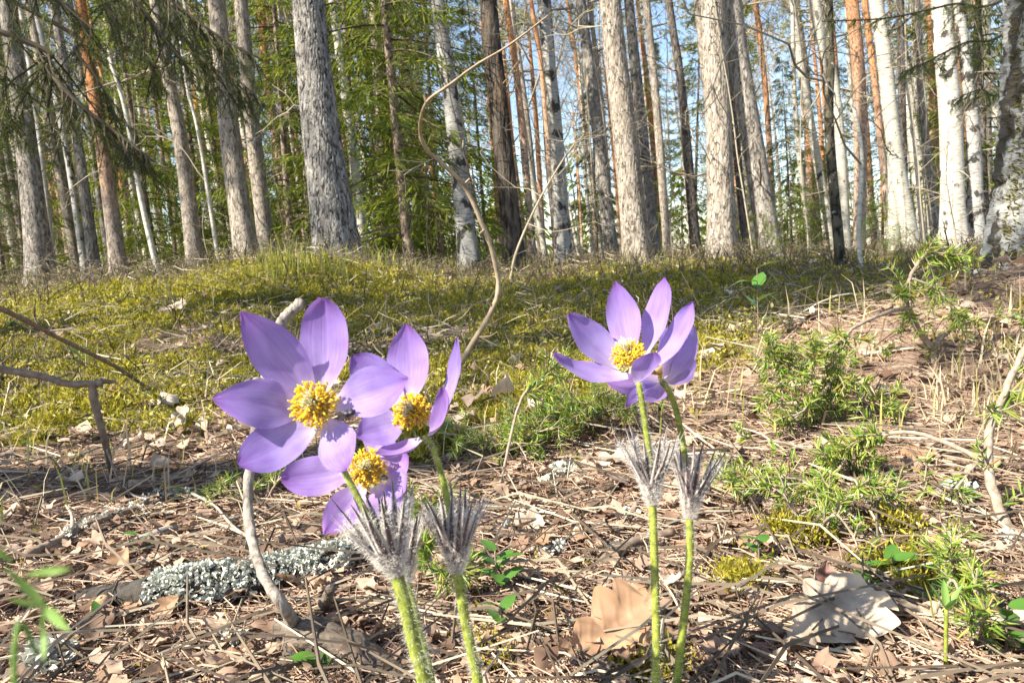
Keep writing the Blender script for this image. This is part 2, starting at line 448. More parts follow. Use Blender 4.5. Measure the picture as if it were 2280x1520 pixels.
M['grass'] = foliage('grass_blades', [(.14, .19, .03), (.26, .29, .05), (.40, .38, .10), (.50, .42, .20)], .4, .5)
M['straw'] = foliage('dry_grass_blades', [(.38, .29, .17), (.54, .44, .28), (.66, .56, .38)], .3, .7)
M['shiny_leaf'] = foliage('lingonberry_leaf', [(.03, .09, .015), (.07, .17, .025), (.13, .26, .04)], .25, .25, spec=.6)
M['blur_leaf'] = foliage('soft_green_leaf', [(.16, .30, .07), (.26, .40, .10)], .4, .5)
M['hair'] = foliage('silvery_hairs', [(.82, .79, .72), (.92, .90, .85)], .5, .5)
M['stem'] = foliage('flower_stem', [(.20, .24, .035), (.26, .30, .045)], 0, .55, per='object', noise=300)
M['bract'] = foliage('purple_brown_bract', [(.07, .038, .040), (.12, .072, .066), (.18, .13, .10)], .15, .6)
def bract_mat():
    m, n, l = mat('silver_edged_bract')
    b = n['Principled BSDF']; b.inputs['Roughness'].default_value = .7; b.inputs['Sheen Weight'].default_value = .6
    tc = n.new('ShaderNodeTexCoord'); sx = n.new('ShaderNodeSeparateXYZ'); l.new(tc.outputs['UV'], sx.inputs[0])
    r = ramp(n, [(.0, (.62, .58, .52)), (.20, (.42, .36, .32)), (.31, (.10, .052, .055)), (.69, (.10, .052, .055)), (.80, (.42, .36, .32)), (1, (.62, .58, .52))]); l.new(sx.outputs['X'], r.inputs[0])
    l.new(r.outputs[0], b.inputs['Base Color'])
    t = n.new('ShaderNodeBsdfTranslucent'); l.new(r.outputs[0], t.inputs[0]); s_ = n.new('ShaderNodeMixShader'); s_.inputs[0].default_value = .3
    l.new(b.outputs[0], s_.inputs[1]); l.new(t.outputs[0], s_.inputs[2]); l.new(s_.outputs[0], n['Material Output'].inputs[0])
    return m
M['bract_stripe'] = bract_mat()
M['cup'] = foliage('hairy_involucre', [(.34, .29, .26), (.40, .35, .31)], .1, .7, per='object', noise=400)
M['anther'] = foliage('yellow_anthers', [(.93, .64, .02), (.95, .74, .04), (.95, .80, .12), (.93, .62, .10)], .55, .6)
M['filament'] = foliage('stamen_filaments', [(.90, .68, .22), (.92, .78, .40)], .45, .6)
M['pistil'] = foliage('pale_styles', [(.80, .74, .46), (.92, .88, .68)], .45, .6)
M['fly_wing'] = foliage('smoky_wing', [(.05, .045, .05), (.08, .07, .08)], .4, .3)
M['fly'] = plain('fly_body', (.006, .005, .008), (.03, .022, .035), 900, .35, .3, spec=.6)

def petal_mat():
    m, n, l = mat('violet_petal')
    b = n['Principled BSDF']; b.inputs['Roughness'].default_value = .55; b.inputs['Specular IOR Level'].default_value = .25
    b.inputs['Sheen Weight'].default_value = .25; b.inputs['Sheen Roughness'].default_value = .4
    tc = n.new('ShaderNodeTexCoord'); oi = n.new('ShaderNodeObjectInfo')
    sx = n.new('ShaderNodeSeparateXYZ'); l.new(tc.outputs['UV'], sx.inputs[0])
    r = ramp(n, [(0, (.78, .72, .76)), (.09, (.62, .53, .76)), (.22, (.46, .36, .72)), (.6, (.385, .28, .67)), (.86, (.34, .22, .61)), (1, (.25, .11, .42))])
    l.new(sx.outputs['X'], r.inputs[0])
    mp = n.new('ShaderNodeMapping'); mp.inputs['Scale'].default_value = (1.6, 34, 1)
    va = n.new('ShaderNodeVectorMath'); va.operation = 'ADD'; l.new(tc.outputs['UV'], va.inputs[0]); l.new(oi.outputs['Random'], va.inputs[1])
    l.new(va.outputs[0], mp.inputs[0])
    nz = n.new('ShaderNodeTexNoise'); nz.inputs['Scale'].default_value = 1; nz.inputs['Detail'].default_value = 5; l.new(mp.outputs[0], nz.inputs['Vector'])
    nl_ = n.new('ShaderNodeTexNoise'); nl_.inputs['Scale'].default_value = 3.5; nl_.inputs['Detail'].default_value = 3; l.new(va.outputs[0], nl_.inputs['Vector'])
    rl_ = ramp(n, [(.35, (.80, .70, .84)), (.6, (1, 1, 1))]); l.new(nl_.outputs[0], rl_.inputs[0])
    ml_ = n.new('ShaderNodeMix'); ml_.data_type = 'RGBA'; ml_.blend_type = 'MULTIPLY'; ml_.inputs[0].default_value = .8
    l.new(r.outputs[0], ml_.inputs[6]); l.new(rl_.outputs[0], ml_.inputs[7])
    r2 = ramp(n, [(.3, (.86, .83, .93)), (.5, (1, 1, 1)), (.72, (1.08, 1.07, 1.03))]); l.new(nz.outputs[0], r2.inputs[0])
    mx = n.new('ShaderNodeMix'); mx.data_type = 'RGBA'; mx.blend_type = 'MULTIPLY'; mx.inputs[0].default_value = 1
    l.new(ml_.outputs[2], mx.inputs[6]); l.new(r2.outputs[0], mx.inputs[7])
    hs = n.new('ShaderNodeHueSaturation'); mr = n.new('ShaderNodeMapRange'); mr.inputs[3].default_value = .49; mr.inputs[4].default_value = .525
    l.new(oi.outputs['Random'], mr.inputs[0]); l.new(mr.outputs[0], hs.inputs['Hue']); l.new(mx.outputs[2], hs.inputs['Color'])
    l.new(hs.outputs[0], b.inputs['Base Color'])
    bp = n.new('ShaderNodeBump'); bp.inputs['Strength'].default_value = .25; bp.inputs['Distance'].default_value = .0006
    l.new(nz.outputs[0], bp.inputs['Height']); l.new(bp.outputs[0], b.inputs['Normal'])
    t = n.new('ShaderNodeBsdfTranslucent'); l.new(hs.outputs[0], t.inputs[0])
    s = n.new('ShaderNodeMixShader'); s.inputs[0].default_value = .5
    l.new(b.outputs[0], s.inputs[1]); l.new(t.outputs[0], s.inputs[2]); l.new(s.outputs[0], n['Material Output'].inputs[0])
    return m
M['petal'] = petal_mat()

def ground_mat():
    m, n, l = mat('forest_floor')
    b = n['Principled BSDF']; b.inputs['Roughness'].default_value = .95; b.inputs['Specular IOR Level'].default_value = .1
    tc = n.new('ShaderNodeTexCoord')
    def nz(s, d, rg=.6):
        q = n.new('ShaderNodeTexNoise'); q.inputs['Scale'].default_value = s; q.inputs['Detail'].default_value = d; q.inputs['Roughness'].default_value = rg
        l.new(tc.outputs['Object'], q.inputs['Vector']); return q.outputs[0]
    fine = nz(90, 8, .75); med = nz(5, 6)
    r = ramp(n, [(.3, (.035, .022, .016)), (.45, (.14, .09, .06)), (.58, (.30, .205, .14)), (.75, (.48, .35, .25))]); l.new(fine, r.inputs[0])
    g = ramp(n, [(.3, (.04, .045, .01)), (.55, (.14, .14, .025)), (.75, (.26, .24, .06))]); l.new(fine, g.inputs[0])
    at = n.new('ShaderNodeAttribute'); at.attribute_name = 'moss'
    ma = n.new('ShaderNodeMath'); ma.operation = 'MULTIPLY_ADD'; ma.inputs[1].default_value = .9
    l.new(med, ma.inputs[0]); sb = n.new('ShaderNodeMath'); sb.operation = 'SUBTRACT'; sb.inputs[1].default_value = .45
    l.new(at.outputs['Fac'], ma.inputs[2]); l.new(ma.outputs[0], sb.inputs[0])
    rr = ramp(n, [(.35, (0, 0, 0)), (.6, (1, 1, 1))]); l.new(sb.outputs[0], rr.inputs[0])
    mx = n.new('ShaderNodeMix'); mx.data_type = 'RGBA'; l.new(rr.outputs[0], mx.inputs[0]); l.new(r.outputs[0], mx.inputs[6]); l.new(g.outputs[0], mx.inputs[7])
    bk = n.new('ShaderNodeAttribute'); bk.attribute_name = 'bank'
    sr = ramp(n, [(.3, (.22, .14, .10)), (.5, (.42, .29, .21)), (.7, (.60, .46, .36))]); l.new(fine, sr.inputs[0])
    ms_ = n.new('ShaderNodeMix'); ms_.data_type = 'RGBA'; l.new(bk.outputs['Fac'], ms_.inputs[0]); l.new(mx.outputs[2], ms_.inputs[6]); l.new(sr.outputs[0], ms_.inputs[7])
    l.new(ms_.outputs[2], b.inputs['Base Color'])
    bp = n.new('ShaderNodeBump'); bp.inputs['Strength'].default_value = 1; bp.inputs['Distance'].default_value = .01
    l.new(fine, bp.inputs['Height']); l.new(bp.outputs[0], b.inputs['Normal'])
    return m
M['ground'] = ground_mat()

# ------------------------------------------------------------------ ground
MOSS_BLOBS = []
for px, py, rx in [(60, 780, .35), (250, 830, .28), (430, 800, .3), (130, 900, .16), (60, 950, .14), (330, 900, .16), (480, 880, .18), (960, 840, .3), (1120, 800, .35),
                   (1300, 760, .4), (1150, 690, .8), (880, 700, .7), (1460, 780, .3), (1560, 790, .3), (1400, 700, .8), (700, 660, 1.2), (250, 680, 1.2), (400, 640, 2.0),
                   (1300, 640, 1.6), (1650, 650, 1.5), (1760, 690, .5), (1180, 870, .16), (1900, 640, 1.3), (2010, 1180, .03),
                   (1760, 1190, .035), (2060, 1290, .05), (1440, 1500, .025), (1640, 1300, .03), (900, 1000, .08)]:
    q = G(px, py)
    MOSS_BLOBS.append((q[0], q[1], rx))

def mossy(x, y):
    x = np.asarray(x, float); y = np.asarray(y, float)
    o = np.zeros_like(x)
    for bx, by, rx in MOSS_BLOBS:
        o = np.maximum(o, np.exp(-((x - bx) ** 2 + ((y - by) / 1.0) ** 2) / (rx * rx)))
    r = np.sqrt(x * x + y * y)
    o = np.maximum(o, .42 * np.clip((r - 2.2) / 2, 0, 1))
    o = o * (1 - .85 * np.clip(np.exp(-(((x - .95) / .55) ** 2 + ((y - 1.0) / .38) ** 2)) * 1.6, 0, 1))
    return np.clip(o + .27 * sn(x, y, T_moss) + .08 * sn(x, y, T_moss2), 0, 1)

def bank(x, y):
    return np.clip(np.exp(-(((x - .95) / .55) ** 2 + ((y - 1.0) / .38) ** 2)) * 1.6 - .15, 0, 1)
nr, na = 330, 420
rr = np.concatenate([[0.0], np.geomspace(.1, 260, nr - 1)])
a_front = np.linspace(R(-58), R(58), 300)
a_back = np.linspace(R(58), R(302), na - 300 + 2)[1:-1]
aa = np.concatenate([a_front, a_back])
AA, RR = np.meshgrid(aa, rr)
X, Y = RR * np.sin(AA), RR * np.cos(AA)
Z = hgt(X, Y)
i = np.arange(nr - 1)[:, None] * na; j = np.arange(na)[None]
q = np.stack([i + j, i + (j + 1) % na, i + na + (j + 1) % na, i + na + j], -1).reshape(-1, 4)[:, ::-1]
me = make_mesh('ground', np.stack([X, Y, Z], -1).reshape(-1, 3), [q], M['ground'], True, attr={'moss': mossy(X, Y).ravel(), 'bank': bank(X, Y).ravel()})
tag(link('ground', me), 'forest floor of brown needle litter and moss', 'ground', kind='structure')

def fan(n, r0_, r1_, amax=R(52)):
    """positions on the ground in front of the camera, denser near it"""
    r = np.exp(rng.uniform(math.log(r0_), math.log(r1_), n)); a = rng.uniform(-amax, amax, n)
    x, y = r * np.sin(a), r * np.cos(a)
    return x, y, r

# ------------------------------------------------------------------ trees
def vor_edge(a, b, period, seed):
    """F2-F1 of a jittered cell pattern; periodic in a"""
    g = np.random.default_rng(seed); N = 64
    J = g.uniform(.1, .9, (N, N, 2))
    ia, ib = np.floor(a).astype(int), np.floor(b).astype(int)
    f1 = np.full(a.shape, 9.0); f2 = np.full(a.shape, 9.0)
    for da in (-1, 0, 1):
        for db in (-1, 0, 1):
            ca, cb = ia + da, ib + db
            jj = J[np.mod(ca, period) % N, cb % N]
            d = np.hypot(ca + jj[..., 0] - a, cb + jj[..., 1] - b)
            f2 = np.where(d < f1, f1, np.minimum(f2, d)); f1 = np.minimum(f1, d)
    return f2 - f1

def trunk_mesh(name, pts, rad, material, k=12, rings=30, plates=None, seed=0, flare=0.0, wob=.02):
    """tapered trunk, local coordinates; plates=(cell width, cell height, depth) gives raised bark plates"""
    pts = np.asarray(pts, float); rad = np.asarray(rad, float)
    L = np.concatenate([[0], np.cumsum(np.linalg.norm(np.diff(pts, axis=0), axis=1))])
    if plates:
        vis = min(L[-1], 4.2)
        s = np.concatenate([np.linspace(0, vis, rings), np.linspace(vis, L[-1], 12)[1:]]) if L[-1] > vis + .1 else np.linspace(0, L[-1], rings)
    else:
        s = np.linspace(0, 1, rings) ** 1.3 * L[-1]
    cp = curve_pts(np.concatenate([pts, rad[:, None], L[:, None]], 1), 400)
    c = np.stack([np.interp(s, cp[:, 4], cp[:, d]) for d in range(3)], 1)
    r = np.maximum(np.interp(s, cp[:, 4], cp[:, 3]), .002)
    g = np.random.default_rng(seed)
    th = np.linspace(0, 2 * math.pi, k, endpoint=False)
    rr = r[:, None] * (1 + wob * np.sin(3 * th + g.uniform(0, 6))[None] * np.sin(s * 2 + g.uniform(0, 6))[:, None] + wob * np.sin(2 * th + s[:, None] * 1.3))
    if flare:
        lob = 1 + .35 * np.sin(5 * th + g.uniform(0, 6))[None]
        rr = rr + r[0] * flare * np.exp(-s / (r[0] * 2.0))[:, None] * lob
    if plates:
        per = max(3, int(round(2 * math.pi * r[0] / plates[0])))
        A = np.broadcast_to(th / (2 * math.pi) * per, rr.shape) + .25 * np.sin(s * 9)[:, None] * np.sin(th * 4)[None]
        B = np.broadcast_to((s / plates[1])[:, None], rr.shape) + .3 * np.sin(th * 5 + 1)[None]
        e = vor_edge(A + .12 * np.sin(B * 6.1), B + .15 * np.sin(A * 5.3), per, seed)
        rr = rr + plates[2] * (np.clip(e / .16, 0, 1) - .8) + plates[2] * .25 * np.sin(A * 7.7 + B * 3.1) * np.sin(B * 5.9)
    V = c[:, None] + np.stack([rr * np.cos(th), rr * np.sin(th), np.zeros_like(rr)], -1)
    V = V.reshape(-1, 3); m = len(s)
    i = np.arange(m - 1)[:, None] * k; j = np.arange(k)[None]
    q = np.stack([i + j, i + (j + 1) % k, i + k + (j + 1) % k, i + k + j], -1).reshape(-1, 4)
    V = np.concatenate([V, c[-1:]]); jj = np.arange(k); e = (m - 1) * k
    return make_mesh(name, V, [q, np.stack([e + jj, e + (jj + 1) % k, np.full(k, m * k)], -1)], material, True)

def blades(c, d, up, ln, wd):
    """n needle-shoot blades: two crossed slim diamonds each -> V,(tri)"""
    s = nrm(np.cross(d, up)); n_ = np.cross(s, d)
    a = c; b = c + d * ln[:, None]; mid = c + d * (ln * .45)[:, None]
    w = wd[:, None]
    V = np.stack([a, mid + s * w, b, mid - s * w, mid + n_ * w * .8, mid - n_ * w * .8], 1).reshape(-1, 3)
    o = (np.arange(len(c)) * 6)[:, None]
    T = np.concatenate([o + np.array([[0, 1, 2]]), o + np.array([[0, 2, 3]]), o + np.array([[0, 4, 2]]), o + np.array([[0, 2, 5]])])
    return V, T

def spruce_crown(name, h, z0, rad, material, seed, nb=120, per=70, sub=1.0, wmul=1.0):
    """conical crown of drooping boughs with hanging shoots"""
    g = np.random.default_rng(seed); mb = MB()
    C, D, Ls, Ws = [], [], [], []
    bt = MB()
    for k in range(nb):
        t = (k + g.uniform(0, 1)) / nb
        z = z0 + (h - z0) * t ** 1.05
        L = rad * (1 - ((z - z0) / (h - z0)) ** 1.1) * g.uniform(.65, 1.1) + .15
        az = g.uniform(0, 2 * math.pi)
        o = np.array([math.cos(az), math.sin(az), 0])
        n = max(8, int(per * (.35 + L / rad * .65)))
        u = g.uniform(.12, 1, n) ** .8
        droop = -.28 * L * u ** 1.5 + .10 * L * np.maximum(u - .7, 0)
        sidev = np.array([-o[1], o[0], 0])
        off = g.uniform(-1, 1, n) * (.30 * L * (1.05 - u) + .04)
        c = o * (u * L)[:, None] + sidev * off[:, None]
        c[:, 2] = z + droop - abs(off) * .35 - g.uniform(0, .07, n)
        d = nrm(o * .5 + sidev * np.sign(off)[:, None] * g.uniform(.2, .9, n)[:, None] + np.stack([g.uniform(-.2, .2, n), g.uniform(-.2, .2, n), g.uniform(-1.1, .1, n)], 1))
        C.append(c); D.append(d); Ls.append(g.uniform(.07, .20, n) * sub); Ws.append(g.uniform(.005, .011, n) * sub * wmul)
        if k % 2 == 0:
            uu = np.linspace(0, .9, 5)
            pp = o * (uu * L)[:, None]; pp[:, 2] = z - .28 * L * uu ** 1.5
            v, f = tube(pp, np.linspace(.014, .004, 5) * min(1, L), 3, False); mb.add(v, f, 1)
    C, D, Ls, Ws = map(np.concatenate, (C, D, Ls, Ws))
    v, f = blades(C, D, np.array([0.05, 0, 1.0]), Ls, Ws); mb.add(v, f, 0)
    return mb.mesh(name, [M[material] if isinstance(material, str) else material, M['bare_dark']], False)

def pine_crown(name, seed, h=5.0, rad=1.6, tufts=420, needles=9):
    """open, rounded pine crown: bent limbs carrying needle tufts; local z=0 is the lowest limb"""
    g = np.random.default_rng(seed); mb = MB(); C, D = [], []
    nl = 22
    for k in range(nl):
        z = h * (k / nl) ** .9; az = g.uniform(0, 6.283)
        L = rad * math.sqrt(max(.08, 1 - ((z / h - .35) / .75) ** 2)) * g.uniform(.5, 1.1)
        o = np.array([math.cos(az), math.sin(az), 0])
        pp = curve_pts([np.array([0, 0, z]), o * L * .5 + [g.uniform(-.1, .1), g.uniform(-.1, .1), z + g.uniform(0, .3)], o * L + [0, 0, z + g.uniform(.1, .7)]], 7)
        v, f = tube(pp, np.linspace(.035, .008, 7), 4, False); mb.add(v, f, 1)
        n = tufts // nl
        u = g.uniform(.45, 1.05, n)
        c = np.stack([np.interp(u, np.linspace(0, 1, 7), pp[:, d]) for d in range(3)], 1) + g.normal(0, .17, (n, 3)) * np.array([1, 1, .6])
        C.append(c); D.append(nrm(g.normal(0, 1, (n, 3)) + o * .8 + [0, 0, .6]))
    C, D = np.concatenate(C), np.concatenate(D)
    C = np.repeat(C, needles, 0); D = nrm(np.repeat(D, needles, 0) + g.normal(0, .75, C.shape))
    n = len(C); s = nrm(np.cross(D, g.normal(0, 1, C.shape)))
    ln = g.uniform(.09, .17, n)[:, None]
    V = np.stack([C - s * .010, C + s * .010, C + D * ln], 1).reshape(-1, 3)
    mb.add(V, (np.arange(n) * 3)[:, None] + np.array([[0, 1, 2]]), 0)
    return mb.mesh(name, [M['pine_leaf'], M['pine_rust_far']], False)

def branchy(g, o, d, L, r, depth, out, curl=.35, nchild=3, up=.15):
    """recursive crooked twigs as polylines"""
    n = 6; p = [np.asarray(o, float)]; d = nrm(d); dirs = [d]
    for k in range(n - 1):
        d = nrm(d + g.normal(0, curl * .5, 3) + np.array([0, 0, up * .3])); dirs.append(d); p.append(p[-1] + d * L / (n - 1))
    out.append((np.array(p), np.linspace(r, r * .45, n)))
    if depth > 0:
        for c in range(nchild):
            k = g.integers(1, n); s = nrm(np.cross(dirs[k], g.normal(0, 1, 3)))
            branchy(g, p[k], nrm(dirs[k] * .7 + s * g.uniform(.5, 1.1)), L * g.uniform(.35, .7), r * .55, depth - 1, out, curl, nchild, up)

def branch_mesh(name, seed, L, r, depth, material, nchild=3, curl=.4, up=.1, k=4):
    g = np.random.default_rng(seed); out = []
    branchy(g, (0, 0, 0), (1, 0, g.uniform(-.1, .25)), L, r, depth, out, curl, nchild, up)
    mb = MB()
    for p, rad in out:
        v, f = tube(p, rad, k if len(mb.V) == 0 else 3, False); mb.add(v, f)
    return mb.mesh(name, M[material])

DEADBR = [branch_mesh('dead_branch', 100 + k, L, .010, 2, mt, 3, .5, 0) for k, (L, mt) in enumerate([(.7, 'bare_dark'), (1.0, 'bare'), (.5, 'bare_dark'), (1.3, 'bare'), (.9, 'bare_dark'), (1.5, 'bare')])]
PCROWN = [pine_crown('pine_crown', 200 + k) for k in range(3)]

def tree(label, cat, bark_, base, d, path, w0, w1, hgt_m=15.0, crown='pine', plates=None, k=14, nbr=3, flare=.42, name='pine_tree', group='trees standing beyond the clearing', rings=30, br_z=(.8, 3.4), cscale=1.0, wob=.02):
    """a tree from its foot and the line its trunk follows in the view, at true distance and thickness"""
    b = P(base[0], base[1], d)
    pts = [b] + [P(px, py, d + (b[1] - CAM[1]) * 0) for px, py in path]
    # sink the foot to the ground
    gz = float(hgt(b[0], b[1]))
    pts[0] = pts[0] + (pts[0] - pts[1]) * max(0.0, (pts[0][2] - gz + .04) / max(.05, (pts[1] - pts[0])[2]))
    dirn = nrm(pts[-1] - pts[-2]); z = pts[-1][2]
    rb, rt = w0 / F * d / 2, w1 / F * d / 2
    n0 = len(pts); L = [np.linalg.norm(p - pts[0]) for p in pts]
    rad = [rb + (rt - rb) * (x / L[-1]) for x in L]
    top = pts[-1].copy()
    if hgt_m > z + 1:
        for s in (.35, .7, 1.0):
            hh = (hgt_m - z) * s
            dirn2 = nrm(dirn * (1 - s * .6) + np.array([0, 0, 1]) * s * .6)
            pts.append(top + dirn2 * hh); rad.append(rt * (1 - .75 * s))
    o = pts[0].copy()
    t = thing(name, label, cat, o, group)
    me = trunk_mesh('trunk', np.array(pts) - o, rad, M[bark_], k, rings, plates, int(base[0]), flare, wob)
    link('trunk', me, t)
    g = np.random.default_rng(int(base[0] * 7 + d))
    tp = np.array(pts) - o
    if crown == 'pine':
        c = link('crown', PCROWN[int(base[0]) % 3], t, loc=tuple(tp[-2]), rot=(0, 0, g.uniform(0, 6)), scale=(cscale * .55,) * 3)
    for q in range(nbr):
        zz = g.uniform(*br_z)
        c = [float(np.interp(zz, tp[:, 2], tp[:, d_])) for d_ in range(3)]
        link('branch', DEADBR[g.integers(0, 6)], t, loc=tuple(c), rot=(g.uniform(-.3, .3), g.uniform(-.3, .25), g.uniform(0, 6.28)), scale=(g.uniform(.6, 1.2),) * 3)
    return t

